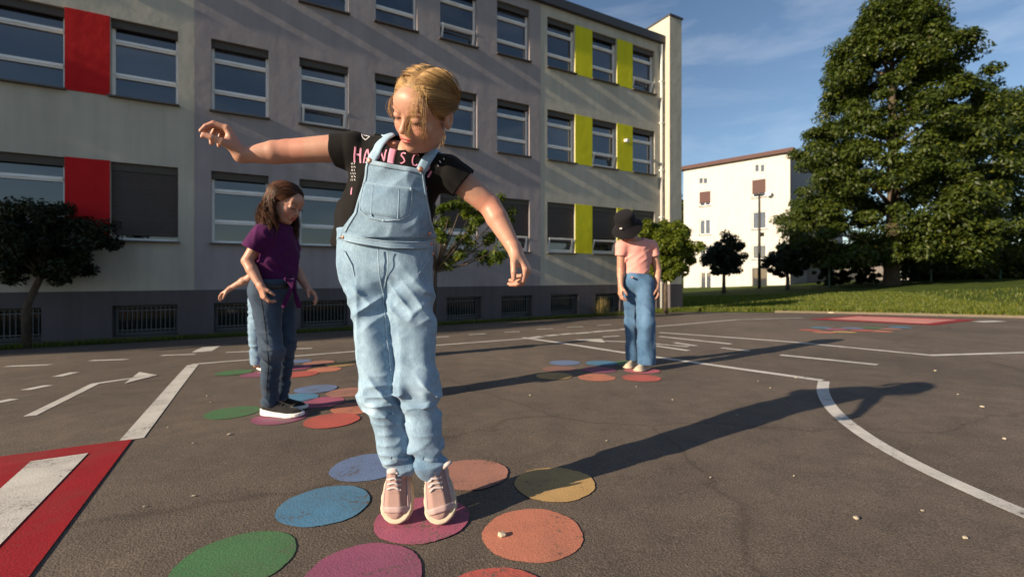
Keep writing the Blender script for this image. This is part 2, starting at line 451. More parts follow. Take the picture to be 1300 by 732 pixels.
# body behind the facade, flat roof and dark roof edge
MB().box(-13.0, 13.22, 0.36, 11.0, -0.4, TOP).build('rear_wall', M['beige'], school)
MB().box(-13.05, 13.2, 0.02, 11.05, TOP + 0.002, TOP + 0.10).build('roof', M['dark_metal'], school)
MB().box(-13.05, 13.2, -0.13, 0.0, TOP - 0.03, TOP + 0.22).build('roof_edge', M['dark_metal'], school)
g = MB()
g.box(13.225, 13.80, -0.30, 11.2, -0.4, zc(8.70)); g.build('end_pier', M['beige'], school)
MB().box(13.20, 13.84, -0.34, 11.24, zc(8.702), zc(8.76)).build('pier_cap', M['dark_metal'], school)
MB().box(13.215, 13.82, -0.325, 11.23, -0.4, PL - 0.004).build('pier_plinth', M['plinth'], school)
pp = MB(); pp.tube([(13.10, -0.06, 0.1), (13.10, -0.06, TOP - 0.35), (13.06, 0.02 - 0.10, TOP - 0.1)], 0.045, 10)
dp = pp.build('downpipe', M['pipe'], school, True)
for z in (1.6, 3.2, 4.8, 6.4, 7.8): MB().box(13.04, 13.16, -0.115, 0.0, z, z + 0.04).build('pipe_bracket', M['pipe'], dp)
# coloured panels between windows
def panels(a, b, mt):
    for z in WB: MB().box(a + 0.004, b - 0.004, -0.012, 0.05, z - 0.01, z + WH + 0.01).build('coloured_panel', M[mt], school)
panels(T_A[2] + WW, T_A[3], 'red_panel'); panels(T_A[0] + WW, T_A[1], 'red_panel')
panels(T_C[0] + 1.0, T_C[1], 'yellow_panel'); panels(T_C[1] + 1.0, T_C[2], 'yellow_panel')

# windows: frame mesh is the part, panes, sill and shutter its sub-parts
def frame_me(wd):
    m = MB(); f_, h = 0.05, WH; y0, y1 = 0.0, 0.075
    m.box(0, f_, y0, y1, 0, h); m.box(wd - f_, wd, y0, y1, 0, h)
    m.box(f_, wd - f_, y0, y1, 0, f_); m.box(f_, wd - f_, y0, y1, h - f_, h)
    for zz in (0.30 * h, 0.735 * h):
        m.box(f_, wd - f_, y0 - 0.012, y1, zz - 0.045, zz + 0.045)
        m.box(f_, wd - f_, y0 - 0.030, y0 - 0.013, zz - 0.012, zz + 0.02)
    m.box(wd * 0.3, wd * 0.5, y0 - 0.04, y0 - 0.031, 0.735 * h - 0.005, 0.735 * h + 0.012)
    return m.me('window', M['pvc'])
FR = {WW: frame_me(WW), 1.0: frame_me(1.0)}
def pane_me(wd, z0, z1, mat): return MB().box(0.05, wd - 0.05, 0.035, 0.05, z0, z1).me('pane', mat)
ZP = [(0.052, 0.30 * WH - 0.046), (0.30 * WH + 0.046, 0.735 * WH - 0.046), (0.735 * WH + 0.046, WH - 0.052)]
PN = {(wd, i, g_): pane_me(wd, *ZP[i], M[g_]) for wd in FR for i in range(3) for g_ in ('glass', 'glass_b')}
BX = {wd: MB().box(0.0, wd, -0.075, -0.012, WH - 0.15, WH).me('shutter_box', M['shutter_box']) for wd in FR}
SI = {wd: MB().box(-0.03, wd + 0.03, -0.235, -0.004, -0.03, -0.004).me('sill', M['sill']) for wd in FR}
def shutter_me(wd, z0):
    m = MB(); z = z0; 
    while z < WH - 0.15: 
        m.box(0.01, wd - 0.01, -0.055, -0.035, z, min(z + 0.041, WH - 0.15)); z += 0.045
    m.box(0.01, wd - 0.01, -0.058, -0.03, z0 - 0.03, z0)
    return m.me('roller_shutter', M['shutter'])
SH = {}
def tilt_pane(par, wd):
    m = MB(); h = 0.30 * WH - 0.05; f_ = 0.045
    ca, sa = math.cos(0.35), math.sin(0.35)
    def tr(b):
        b.v = [(x, y * ca - z * sa, y * sa + z * ca) for x, y, z in b.v]; return b
    m.box(0.06, 0.06 + f_, 0, 0.03, 0, h); m.box(wd - 0.06 - f_, wd - 0.06, 0, 0.03, 0, h)
    m.box(0.06 + f_, wd - 0.06 - f_, 0, 0.03, 0, f_); m.box(0.06 + f_, wd - 0.06 - f_, 0, 0.03, h - f_, h)
    s = tr(m).build('tilted_sash', M['pvc'], par, loc=(0, -0.02, 0.05))
def window(t, z, wd, shut=None, tilt=False, var=0, dark_low=False):
    w_ = add('window', FR[wd], None, school, (t, 0.135, z))
    for i in range(3):
        if i == 0 and dark_low: 
            continue
        add('pane', PN[(wd, i, 'glass_b' if (var >> i) & 1 else 'glass')], None, w_)
    if dark_low: add('pane', PN[(wd, 0, 'glass')], None, w_, (0, 0.025, 0))
    add('shutter_box', BX[wd], None, w_); add('sill', SI[wd], None, w_)
    if shut is not None:
        key = (wd, shut)
        if key not in SH: SH[key] = shutter_me(wd, shut)
        add('roller_shutter', SH[key], None, w_)
    if tilt: tilt_pane(w_, wd)
vr = random.Random(3)
for k, ts in (('A', T_A), ('B', T_B), ('C', T_C)):
    for i, t in enumerate(ts):
        for r, z in enumerate(WB):
            wd = 1.0 if k == 'C' else WW
            shut = None; tilt = False; dl = False
            if r == 0:
                if k == 'C': shut, tilt = 0.33, True
                if k == 'B' and i == 4: shut, tilt = 0.33, True
                if k == 'B' and i == 3: shut, tilt = 0.62, True
                if k == 'A' and i in (3, 1): shut = 0.13
            if (k, i, r) in (('B', 1, 1), ('B', 3, 2), ('C', 1, 1), ('C', 2, 2)): tilt, dl = True, True
            window(t, z, wd, shut, tilt, vr.choice([0, 0, 0, 2, 4, 6]) if r else 0, dl)
# cellar windows with grilles
def grille():
    m = MB(); n = 13
    for i in range(n): x = 0.06 + 0.88 * i / (n - 1); m.box(x - 0.006, x + 0.006, 0, 0.012, 0.03, 0.57)
    for zz in (0.10, 0.48): m.box(0.03, 0.97, -0.006, 0.0, zz, zz + 0.02)
    return m.me('grille', M['bars'])
GR = grille()
CF = MB(); CF.box(0, 0.05, 0, 0.05, 0, 0.595).box(0.95, 1, 0, 0.05, 0, 0.595).box(0.05, 0.95, 0, 0.05, 0, 0.06).box(0.05, 0.95, 0, 0.05, 0.545, 0.595)
CF = CF.me('cellar_window', M['bars']); CP = MB().box(0.05, 0.95, 0.02, 0.03, 0.06, 0.545).me('pane', M['cellar_glass'])
for (a, b, c, d) in ch:
    w_ = add('cellar_window', CF, None, school, (a, 0.21, c)); add('pane', CP, None, w_); add('grille', GR, None, w_, (0, -0.14, 0))
# small lamp on the last yellow panel
lm = MB(); lm.box(11.46, 11.54, -0.05, -0.012, WB[1] + 0.92, WB[1] + 1.0); lm.tube([(11.5, -0.05, WB[1] + 0.96), (11.5, -0.16, WB[1] + 0.93)], [0.05, 0.06], 10)
lm.build('wall_lamp', M['pipe'], school)

# ------------------------------------------------------------------ white block of flats
A0 = at(1003, 366, 40.0); B0 = at(868, 366, 46.8)
wdir = Vector((A0.x - B0.x, A0.y - B0.y, 0)); WL = wdir.length; wang = math.atan2(wdir.y, wdir.x)
ZW = -1.0
flats = tag(empty('apartment_block', (B0.x, B0.y, ZW), wang), 'white four storey apartment block with dark red roof edge', 'building')
def fx(px):                                   # photo column -> distance along the sunlit gable
    u = (px - CX) / F; c, s = math.cos(wang), math.sin(wang)
    return (u * B0.y - B0.x) / (c - u * s)
def fz(px, py):
    x = fx(px); Y = B0.y + x * math.sin(wang); return CAMH + (HY - py) / F * Y - ZW
HW = fz(1000, 194)
wins = [(888, 902, 244, 262, 1), (888, 902, 279, 298, 0), (888, 903, 313, 330, 0), (955, 972, 229, 251, 1), (955, 973, 269, 291, 0), (955, 973, 311, 329, 0),
        (889, 903, 345, 366, 0), (955, 974, 340, 370, 2)]
hol = []
for a, b, c, d, s in wins: 
    hol.append((fx(a), fx(b), fz(a, d), fz(a, c)))
vents = []
for px in (888, 893.5, 959, 966): vents.append((fx(px), fx(px + 4.2), fz(px, 233 if px < 900 else 218), fz(px, 226.5 if px < 900 else 209.5)))
wall_with_holes(0, WL, -0.3, HW, hol + vents, 0.15).build('wall', M['white_wall'], flats)
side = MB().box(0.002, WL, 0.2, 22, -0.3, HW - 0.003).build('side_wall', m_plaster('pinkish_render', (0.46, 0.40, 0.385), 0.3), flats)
MB().box(-0.35, WL + 0.35, -0.35, 22.3, HW, HW + 0.34).build('roof', M['roof_red'], flats)
for (a, b, c, d), (_, _, _, _, s) in zip(hol, wins):
    wd, h = b - a, d - c
    m = MB().box(a, a + 0.07, 0.08, 0.14, c, d).box(b - 0.07, b, 0.08, 0.14, c, d).box(a + 0.07, b - 0.07, 0.08, 0.14, c, c + 0.07).box(a + 0.07, b - 0.07, 0.08, 0.14, d - 0.07, d)
    m.box(a + wd * 0.5 - 0.04, a + wd * 0.5 + 0.04, 0.078, 0.138, c + 0.07, d - 0.07)
    w_ = m.build('window' if s != 2 else 'door', M['pvc'] if s != 2 else M['dark_metal'], flats)
    for q in (0, 1): MB().box(a + 0.07 + q * (wd * 0.5 - 0.03), a + wd * 0.5 - 0.04 + q * (wd * 0.5 - 0.03), 0.1, 0.12, c + 0.07, d - 0.07).build('pane', M['glass'] if s != 0 else M['glass_b'], w_)
    if s != 2: MB().box(a - 0.08, b + 0.08, -0.09, 0.07, c - 0.07, c - 0.005).build('sill', M['sill'], w_)
    if s == 1: MB().box(a + 0.01, b - 0.01, 0.0, 0.06, c + h * 0.22, d - 0.005).build('roller_shutter', M['roof_red'], w_)
for a, b, c, d in vents: MB().box(a, b, 0.02, 0.12, c, d).build('attic_vent', M['glass_b'], flats)
dish = MB(); xd, zd = fx(977), fz(977, 246)
dish.tube([(xd, 0, zd - 0.1), (xd, -0.35, zd - 0.1)], 0.03, 6)
for k in range(6): pass
dish.tube([(xd, -0.36, zd), (xd, -0.40, zd), (xd, -0.46, zd)], [0.04, 0.18, 0.25], 14, caps=False)
dish.build('satellite_dish', M['pvc'], flats)
# low wall and garage behind, seen beside the big tree
gb = at(1040, 360, 44)
garage = tag(empty('garage_row', (gb.x, gb.y, -0.9), 0.1), 'low pale garage building behind the big tree', 'building')
MB().box(-3, 32, 0, 5, -0.3, 2.7).build('wall', m_plaster('garage_render', (0.40, 0.35, 0.33), 0.4), garage)
MB().box(-3.2, 32.2, -0.2, 5.2, 2.702, 2.86).build('roof', M['dark_metal'], garage)
for k in range(6):
    MB().box(2 + k * 5, 4.6 + k * 5, -0.05, -0.003, -0.2, 2.1).build('garage_door', M['pvc'] if k % 2 else M['bars'], garage)
# ------------------------------------------------------------------ trees and plants
def leaf_cards(cen, rad, n, size, droop=0.3, outc=None, squash=0.8, seed=0, aspect=0.5):
    """cen (k,3), rad (k,), n leaves per clump -> verts, faces, lv"""
    r = np.random.default_rng(seed)
    cen = np.repeat(np.asarray(cen), n, 0); rad = np.repeat(np.asarray(rad), n); N = len(cen)
    d = r.normal(size=(N, 3)); d /= np.linalg.norm(d, axis=1)[:, None]
    rr = r.random(N) ** 0.45
    p = cen + d * (rad * rr)[:, None] * np.array([1, 1, squash])
    nrm = d * 0.7 + np.array([0, 0, 0.75]) + r.normal(size=(N, 3)) * 0.45
    nrm /= np.linalg.norm(nrm, axis=1)[:, None]
    ax = d * np.array([1, 1, 0.3]) + r.normal(size=(N, 3)) * 0.6 + np.array([0, 0, -droop])
    ax -= nrm * np.sum(ax * nrm, 1)[:, None]; ax /= np.linalg.norm(ax, axis=1)[:, None] + 1e-9
    sd = np.cross(nrm, ax)
    s = size * r.uniform(0.6, 1.25, N)
    L_ = ax * s[:, None]; W_ = sd * (s * aspect)[:, None]
    v = np.stack([p - L_ * 0.5, p + W_ * 0.5 - L_ * 0.05 - nrm * (s * 0.06)[:, None], p + L_ * 0.55 - nrm * (s * 0.12)[:, None], p - W_ * 0.5 - L_ * 0.05 - nrm * (s * 0.06)[:, None]], 1).reshape(-1, 3)
    b = np.arange(N)[:, None] * 4
    f = np.concatenate([b + np.array([0, 1, 2]), b + np.array([0, 2, 3])])
    lv_ = np.repeat(np.clip(r.normal(0.45, 0.22, N) , 0, 1), 4)
    return v, f, lv_
def make_tree(name, label, base, clumps, n, size, leaf, trunk, limbs=(), group=None, droop=0.3, seed=1, squash=0.8, cat='tree', aspect=0.5):
    base = Vector(base)
    root = tag(empty(name, base), label, cat, group)
    cen = np.array([c[:3] for c in clumps]); rad = np.array([c[3] for c in clumps])
    v, f, lv_ = leaf_cards(cen - np.array(base), rad, n, size, droop, None, squash, seed, aspect)
    add('crown', mesh('crown', v, f, True, M[leaf], {'lv': lv_}), None, root)
    t = MB()
    for pts, rads in [trunk, *limbs]:
        t.tube([Vector(p) - base for p in pts], rads, 9 if len(pts) > 3 else 6)
    t.build('trunk', M['bark'], root, True)
    return root

# --- big chestnut on the lawn: drooping tiers of clumps inside an uneven cone
TB = at(1132, 362, 28.0); TB.z = lz(TB.x, TB.y) - 0.05
r_ = np.random.default_rng(5)
prof = [(2.0, 4.0), (3.2, 5.1), (5.0, 5.2), (7.0, 4.8), (9.0, 4.4), (11.0, 3.8), (13.0, 3.3), (15.0, 2.6), (16.6, 1.7), (17.8, 0.5)]
def prad(z): return float(np.interp(z, [p[0] for p in prof], [p[1] for p in prof]))
cl = []; limbs = []
for k in range(620):
    z = 1.9 + 15.6 * r_.random() ** 1.25
    a = r_.uniform(0, 2 * np.pi); R = prad(z) * (1 + 0.16 * math.sin(a * 3 + z * 1.3) + 0.10 * math.sin(a * 7 + z * 2.1))
    if math.cos(a) > 0.3 and z < 12: R *= 1.06
    q = R * (0.35 + 0.65 * r_.random() ** 0.42)
    zz = z - 0.32 * q * 0.35 + r_.normal() * 0.25
    cl.append((TB.x + q * math.cos(a), TB.y + q * math.sin(a), max(TB.z + zz, TB.z + 1.5), r_.uniform(0.45, 1.05)))
    if k % 14 == 0:
        c_ = cl[-1]; h0 = max(1.6, (z - q * 0.45))
        limbs.append(([(TB.x, TB.y, TB.z + h0), (TB.x + (c_[0] - TB.x) * .5, TB.y + (c_[1] - TB.y) * .5, (TB.z + h0 + c_[2]) / 2 + 0.5), c_[:3]], [0.13, 0.08, 0.02]))
make_tree('chestnut_tree', 'huge dense tree with broad tapering crown standing on the lawn', TB, cl, 330, 0.235, 'leaf_chestnut',
          ([(TB.x, TB.y, TB.z - 0.1), (TB.x - .02, TB.y, TB.z + 0.35), (TB.x, TB.y, TB.z + 1.5), (TB.x + .1, TB.y, TB.z + 6), (TB.x, TB.y, TB.z + 12), (TB.x, TB.y, TB.z + 16.5)], [0.62, 0.44, 0.38, 0.3, 0.16, 0.04]), limbs, None, 0.6, 4, 0.6)
# second large crown joined behind it on the right
T2 = at(1262, 358, 33.0); T2.z = lz(T2.x, T2.y) - 0.05
cl = []
for k in range(330):
    z = 1.6 + 12.6 * r_.random() ** 1.15; a = r_.uniform(0, 2 * np.pi)
    R = float(np.interp(z, [1.5, 3, 7, 11, 13, 14.6], [4.4, 5.6, 5.6, 4.3, 2.6, 0.6])) * (1 + 0.2 * math.sin(a * 3 + z))
    q = R * (0.3 + 0.7 * r_.random() ** 0.45)
    cl.append((T2.x + q * math.cos(a), T2.y + q * math.sin(a), T2.z + max(1.3, z - 0.1 * q), r_.uniform(0.6, 1.15)))
make_tree('broad_tree', 'second large dark green tree on the lawn half behind the huge one', T2, cl, 260, 0.26, 'leaf_chestnut',
          ([(T2.x, T2.y, T2.z - .1), (T2.x, T2.y, T2.z + 1), (T2.x + .1, T2.y, T2.z + 5), (T2.x, T2.y, T2.z + 11)], [0.42, 0.3, 0.24, 0.06]), (), None, 0.5, 6)

def ball_tree(name, label, px, py_base, Y, crown, n, size, leaf, tr=0.07, seed=1, k=60, group=None, zbase=None, lean=0, fill=1.0):
    """crown = (px centre, py centre, half width px, half height px)"""
    s = Y / F; b = at(px, py_base, Y)
    if zbase is not None: b.z = zbase
    else: b.z = lz(b.x, b.y)
    c = at(crown[0], crown[1], Y); rx, rzz = crown[2] * s, crown[3] * s
    rr = np.random.default_rng(seed); cl = []; lim = []
    for i in range(k):
        d = rr.normal(size=3); d /= np.linalg.norm(d)
        q = rr.random() ** 0.40 * (1 + 0.14 * math.sin(4 * math.atan2(d[1], d[0]) + 3 * d[2] + seed))
        w_ = 1.0 if d[2] > -0.2 else 0.93
        p = (c.x + d[0] * rx * q * .86 * w_, c.y + d[1] * rx * q * .86 * w_, c.z + d[2] * rzz * q * .88)
        cl.append((*p, min(rx, rzz) * rr.uniform(0.14, 0.30) * fill))
        if i % 7 == 0: lim.append(([(c.x, c.y, c.z - rzz * 0.75), (c.x * .5 + p[0] * .5, c.y * .5 + p[1] * .5, c.z - rzz * 0.25 + 0.3 * (p[2] - c.z)), p], [tr * .55, tr * .33, tr * .12]))
    return make_tree(name, label, b, cl, n, size, leaf, ([(b.x, b.y, b.z - .05), (b.x + lean * .3, b.y, b.z * .6 + c.z * .4), (c.x, c.y, c.z - rzz * 0.6), (c.x, c.y, c.z)], [tr * 1.25, tr, tr * .8, tr * .4]), lim, group, 0.35, seed)

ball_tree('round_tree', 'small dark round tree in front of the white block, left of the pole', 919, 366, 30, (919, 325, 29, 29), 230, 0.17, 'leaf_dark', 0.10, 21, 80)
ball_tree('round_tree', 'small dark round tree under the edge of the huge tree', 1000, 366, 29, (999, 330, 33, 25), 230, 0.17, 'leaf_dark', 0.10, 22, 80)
ball_tree('globe_tree', 'bright yellow green round tree by the end of the school wall', 845, 393, 13.6, (845, 313, 43, 44), 330, 0.105, 'leaf_bright', 0.055, 23, 130, zbase=zg(4.4, 13.6))
# slim tree behind the girl in dungarees: open crown with long leaves
b = at(548, 404, 9.6); b.z = zg(b.x, b.y)
cl = []; lim = []; s = 9.6 / F
rr = np.random.default_rng(9)
tips = [(590, 250, 0), (610, 262, .25), (575, 262, -.3), (628, 250, .1), (562, 280, .2), (600, 285, -.2), (625, 300, .2), (585, 310, .3), (557, 300, -.3), (640, 270, 0), (612, 322, .1), (570, 322, 0), (545, 270, .1), (596, 268, .4), (632, 318, -.1), (535, 300, .2)]
top = at(553, 345, 9.6)
for (x, y, dy) in tips:
    p = at(x, y, 9.6); p.y += dy
    for j in range(4): cl.append((p.x + rr.normal() * .12, p.y + rr.normal() * .12, p.z + rr.normal() * .09, rr.uniform(0.10, 0.20)))
    lim.append(([tuple(top), tuple(top.lerp(p, .5) + Vector((0, 0, -.06))), tuple(p)], [0.028, 0.018, 0.006]))
make_tree('slim_tree', 'young slim tree with loose glossy leaves before the grey wall', b, cl, 72, 0.115, 'leaf_mid',
          ([tuple(b), tuple(b.lerp(top, .5) + Vector((.02, 0, 0))), tuple(top), tuple(at(572, 290, 9.6))], [0.05, 0.042, 0.036, 0.02]), lim, None, 0.5, 31, aspect=0.36)
# tree before the beige wing with the red panels
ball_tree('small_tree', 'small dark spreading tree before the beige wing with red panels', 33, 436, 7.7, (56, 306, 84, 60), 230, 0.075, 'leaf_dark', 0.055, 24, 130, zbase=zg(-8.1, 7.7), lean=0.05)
# hedge and dark shrubs behind the lawn
hs = []
for i, (px, Y, hw, hh) in enumerate([(1055, 31, 26, 14), (1095, 32, 26, 13), (1165, 34, 30, 15), (1215, 33, 30, 17), (1262, 32, 30, 20), (1305, 30, 34, 24), (1350, 29, 36, 26)]):
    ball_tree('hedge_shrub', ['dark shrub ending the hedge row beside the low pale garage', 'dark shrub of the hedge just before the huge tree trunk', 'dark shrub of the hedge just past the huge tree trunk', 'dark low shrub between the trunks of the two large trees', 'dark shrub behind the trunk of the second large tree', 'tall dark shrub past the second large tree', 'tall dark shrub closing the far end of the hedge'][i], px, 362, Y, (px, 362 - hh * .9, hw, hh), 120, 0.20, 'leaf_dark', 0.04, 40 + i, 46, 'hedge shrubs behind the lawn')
# tree tops far behind, between the school and the white block
ball_tree('far_tree', 'tall tree showing between the school end and the white block', 862, 372, 60, (861, 300, 15, 78), 150, 0.55, 'leaf_chestnut', 0.3, 51, 90, zbase=-1.0)
# tall tree added up-sun, out of view at left, to shade the beige wing
TS = Vector((-20.5, 0.7, zg(-20.5, 0.7))); cl = []
for k in range(150):
    d = r_.normal(size=3); d /= np.linalg.norm(d); q = r_.random() ** 0.4
    cl.append((TS.x + d[0] * 3.6 * q, TS.y + d[1] * 3.6 * q, TS.z + 6.2 + d[2] * 3.9 * q, r_.uniform(0.5, 0.9)))
make_tree('added_shade_tree', 'added unseen leafy tree shading the beige wing', TS, cl, 150, 0.26, 'leaf_chestnut',
          ([tuple(TS), tuple(TS + Vector((0.1, 0, 2))), tuple(TS + Vector((0, 0.1, 5))), tuple(TS + Vector((0, 0, 8.5)))], [0.3, 0.24, 0.16, 0.04]), (), None, 0.4, 77)
# fence posts with wire
for i, px in enumerate((1053, 1182, 1270)):
    p = at(px, 362, 29.5); z = lz(p.x, p.y)
    m = MB().box(p.x - .035, p.x + .035, p.y - .035, p.y + .035, z - 0.2, z + 1.55).box(p.x - .045, p.x + .045, p.y - .045, p.y + .045, z + 1.552, z + 1.58)
    tag(m.build('fence_post', M['green_metal']), 'green metal fence post standing in front of the dark hedge', 'fence post', 'green fence posts')
# utility pole
p = at(964, 368, 34.0); z = lz(p.x, p.y); s = 34 / F
pole = tag(empty('utility_pole', (p.x, p.y, z)), 'thin dark utility pole in front of the white block', 'pole')
MB().tube([(0, 0, -0.2), (0, 0, 4), (0, 0, (HY - 246) * s + CAMH - z)], [0.11, 0.09, 0.07], 10).build('post', M['pole'], pole, True)
MB().box(-0.28, 0.28, -0.05, 0.05, (HY - 249) * s + CAMH - z, (HY - 247) * s + CAMH - z).build('crossarm', M['pole'], pole)
MB().box(-0.02, 0.30, -0.12, 0.1, (HY - 300) * s + CAMH - z, (HY - 295) * s + CAMH - z).build('bracket', M['pole'], pole)
# ------------------------------------------------------------------ painted markings
def draped(name, outline, mat, lift, label, cat, group=None, parent=None, hole=None):
    """flat paint film: outline in ground xy (list of (x,y)), laid on the asphalt"""
    v = [(x, y, zg(x, y) + lift) for x, y in outline]; n = len(v)
    cx = sum(q[0] for q in v) / n; cy = sum(q[1] for q in v) / n
    o0 = Vector((cx, cy, zg(cx, cy)))
    if n <= 4: me = mesh(name, [tuple(Vector(q) - o0) for q in v], [tuple(range(n))], False, mat)
    else:
        me = mesh(name, [tuple(Vector(q) - o0) for q in v] + [(0, 0, lift)], [(i, (i + 1) % n, n) for i in range(n)], False, mat)
    o = add(name, me); o.location = o0
    return tag(o, label, cat, group)
def strip_xy(pts, wd):
    pts = [Vector((p[0], p[1])) for p in pts]; l, r = [], []
    for i, p in enumerate(pts):
        a = (p - pts[i - 1]).normalized() if i else None; b_ = (pts[i + 1] - p).normalized() if i < len(pts) - 1 else None
        t = ((a or b_) + (b_ or a)).normalized(); nn = Vector((-t.y, t.x)); k = 1.0 / max(0.5, nn.dot(Vector((-(a or b_).y, (a or b_).x))))
        l.append(p + nn * wd * .5 * k); r.append(p - nn * wd * .5 * k)
    return l, r
def line(name, pix, wd, label, group=None, mat=None, lift=0.003, cat='road marking'):
    g_ = [gpt(*p) for p in pix]; pts = []
    for a, b_ in zip(g_, g_[1:]):
        m = max(1, int((b_ - a).length / 0.6)); pts += [a.lerp(b_, i / m) for i in range(m)]
    pts.append(g_[-1])
    l, r = strip_xy(pts, wd); o0 = g_[0]
    v = [(q.x - o0.x, q.y - o0.y, zg(q.x, q.y) + lift - o0.z) for pr in zip(l, r) for q in pr]
    f = [(2 * i, 2 * i + 1, 2 * i + 3, 2 * i + 2) for i in range(len(l) - 1)]
    o = add(name, mesh(name, v, f, False, mat or M['white_paint'])); o.location = o0
    return tag(o, label, cat, group)
line('painted_line', [(167, 558), (245, 463)], 0.10, 'thick white line running back from the corner of the red triangle')
line('painted_line', [(243, 462.5), (437, 447), (673, 429.3)], 0.075, 'long thin white line running along behind the coloured dots')
line('painted_line', [(664, 428.5), (785, 446.5), (1044, 483)], 0.085, 'white line passing behind the girl in the black hat')
cv = [(1046, 484), (1045, 498), (1056, 518), (1080, 540), (1119, 566), (1177, 597), (1241, 626.5), (1300, 652), (1400, 694)]
g_ = []
for i in range(len(cv) - 1):
    p0, p1, p2, p3 = cv[max(i - 1, 0)], cv[i], cv[i + 1], cv[min(i + 2, len(cv) - 1)]
    for q in (0, .25, .5, .75):
        g_.append(tuple(0.5 * (2 * p1[j] + (p2[j] - p0[j]) * q + (2 * p0[j] - 5 * p1[j] + 4 * p2[j] - p3[j]) * q * q + (3 * p1[j] - p0[j] - 3 * p2[j] + p3[j]) * q ** 3) for j in (0, 1)))
line('painted_curve', g_, 0.072, 'wide white curved line crossed by the long shadow of a girl')
line('painted_line', [(837, 422), (1005, 434), (1182, 451), (1300, 447.5), (1420, 444)], 0.085, 'long white line bending beyond the shadow of the girl in the hat')
line('painted_line', [(832, 414.5), (936, 405.6), (1020, 403.2)], 0.08, 'faint white line at the far edge of the asphalt near the lawn')
line('painted_line', [(837, 427), (928, 436.6)], 0.08, 'first short white stroke behind the arrow tail')
line('painted_line', [(991, 450.5), (1114, 463)], 0.09, 'lone straight white stroke between the bending line and the corner of the curve')
for a, b_, y0, y1 in ((832, 874, 439, 445), (857, 884, 435, 439), (916, 951, 441.5, 445.5)):
    line('painted_dash', [(a, y0), (b_, y1)], 0.08, 'short white dash beside the legs of the girl in the hat', 'short dashes behind the girl in the hat')
for a, b_, y0, y1 in ((640, 660, 421.6, 420.8), (681, 702, 418, 417), (720, 740, 415.4, 414.4), (758, 776, 413, 412)):
    line('painted_dash', [(a, y0), (b_, y1)], 0.09, 'white dash of the row along the school verge', 'dashes along the school verge')
for a, b_, y0, y1 in ((8, 64, 465, 463), (115, 161, 457.6, 456.2), (205, 248, 451.2, 449.6), (287, 340, 447.3, 445.0), (352, 396, 443.5, 442), (547, 570, 428.4, 427), (595, 617, 424.8, 423.4)):
    line('painted_dash', [(a, y0), (b_, y1)], 0.09, 'white dash of the row along the school verge', 'dashes along the school verge')
for a, b_, y0, y1 in ((674, 688, 429, 427), (693, 708, 426.4, 424.8), (712, 726, 424.6, 423.2), (729, 750, 423.4, 421.8), (752, 767, 421.4, 420), (769, 784, 420, 418.8), (787, 796, 418.4, 417.4)):
    line('painted_dash', [(a, y0), (b_, y1)], 0.14, 'broad white dash of the second row beside the girl in the hat', 'second row of dashes')
line('painted_dash', [(765, 427.5), (786, 426.4)], 0.09, 'single white dash between the arrow and the second row of dashes')
for a, b_, y0, y1 in ((72, 95, 478, 472.5), (32, 62, 495, 489), (-14, 18, 513, 506.5)):
    line('painted_dash', [(a, y0), (b_, y1)], 0.085, 'white dash of the slanting row beside the bent arrow', 'slanting dashes beside the bent arrow')
line('painted_block', [(256, 446.5), (268, 440)], 0.22, 'broad worn white block near the verge of the school')
line('painted_block', [(1241, 408.5), (1270, 407.5)], 0.22, 'worn white block beside the red and pink field')
# bent arrow: shaft and head of one film each
ar = line('bent_arrow', [(38, 528), (121, 487), (178, 478.6)], 0.062, 'white bent arrow painted on the asphalt beside the slanting dashes')
hd = [gpt(*p) for p in ((158, 487), (177, 472.5), (200, 476.5))]
add('arrow_head', mesh('arrow_head', [(q.x - ar.location.x, q.y - ar.location.y, q.z + 0.0055 - ar.location.z) for q in hd], [(0, 2, 1)], False, M['white_paint']), None, ar)
ar = line('long_arrow', [(745, 432.4), (800, 433.8), (874, 440)], 0.07, 'white arrow pointing at the row of dashes behind the girl in the hat')
hd = [gpt(*p) for p in ((727, 431.2), (764, 430.2), (768, 435.2))]
add('arrow_head', mesh('arrow_head', [(q.x - ar.location.x, q.y - ar.location.y, q.z + 0.0055 - ar.location.z) for q in hd], [(0, 2, 1)], False, M['white_paint']), None, ar)
# give-way triangle with a red border
M['red_paint'] = m_paint('red_road_paint', (0.30, 0.008, 0.014), 0.3)
tri = [gpt(*p) for p in ((-150, 600), (168, 558), (30, 742))]
tri.append(tri[2] + (tri[0] - tri[1]) * 0.45)
tr = draped('give_way_triangle', [(p.x, p.y) for p in tri], M['red_paint'], 0.0045, 'red bordered white triangle painted on the asphalt', 'road marking')
inn = [gpt(*p) for p in ((39, 587), (112, 576.5), (-25, 720), (-75, 690))]
add('white_field', mesh('white_field', [(p.x - tr.location.x, p.y - tr.location.y, p.z + 0.0075 - tr.location.z) for p in inn], [(3, 2, 1, 0)], False, M['white_paint']), None, tr)
# far red and pink field
M['pink_paint'] = m_paint('pink_road_paint', (0.62, 0.26, 0.22), 0.4)
q4 = [gpt(*p) for p in ((1026, 405.5), (1087, 400.5), (1242, 406), (1185, 412.8))]
fd = draped('painted_field', [(p.x, p.y) for p in reversed(q4)], M['red_paint'], 0.006, 'red bordered pink rectangle painted at the far edge by the lawn', 'road marking')
q5 = [gpt(*p) for p in ((1050, 405.2), (1090, 401.8), (1215, 406.4), (1176, 411.4))]
add('pink_field', mesh('pink_field', [(p.x - fd.location.x, p.y - fd.location.y, p.z + 0.010 - fd.location.z) for p in q5], [(3, 2, 1, 0)], False, M['pink_paint']), None, fd)

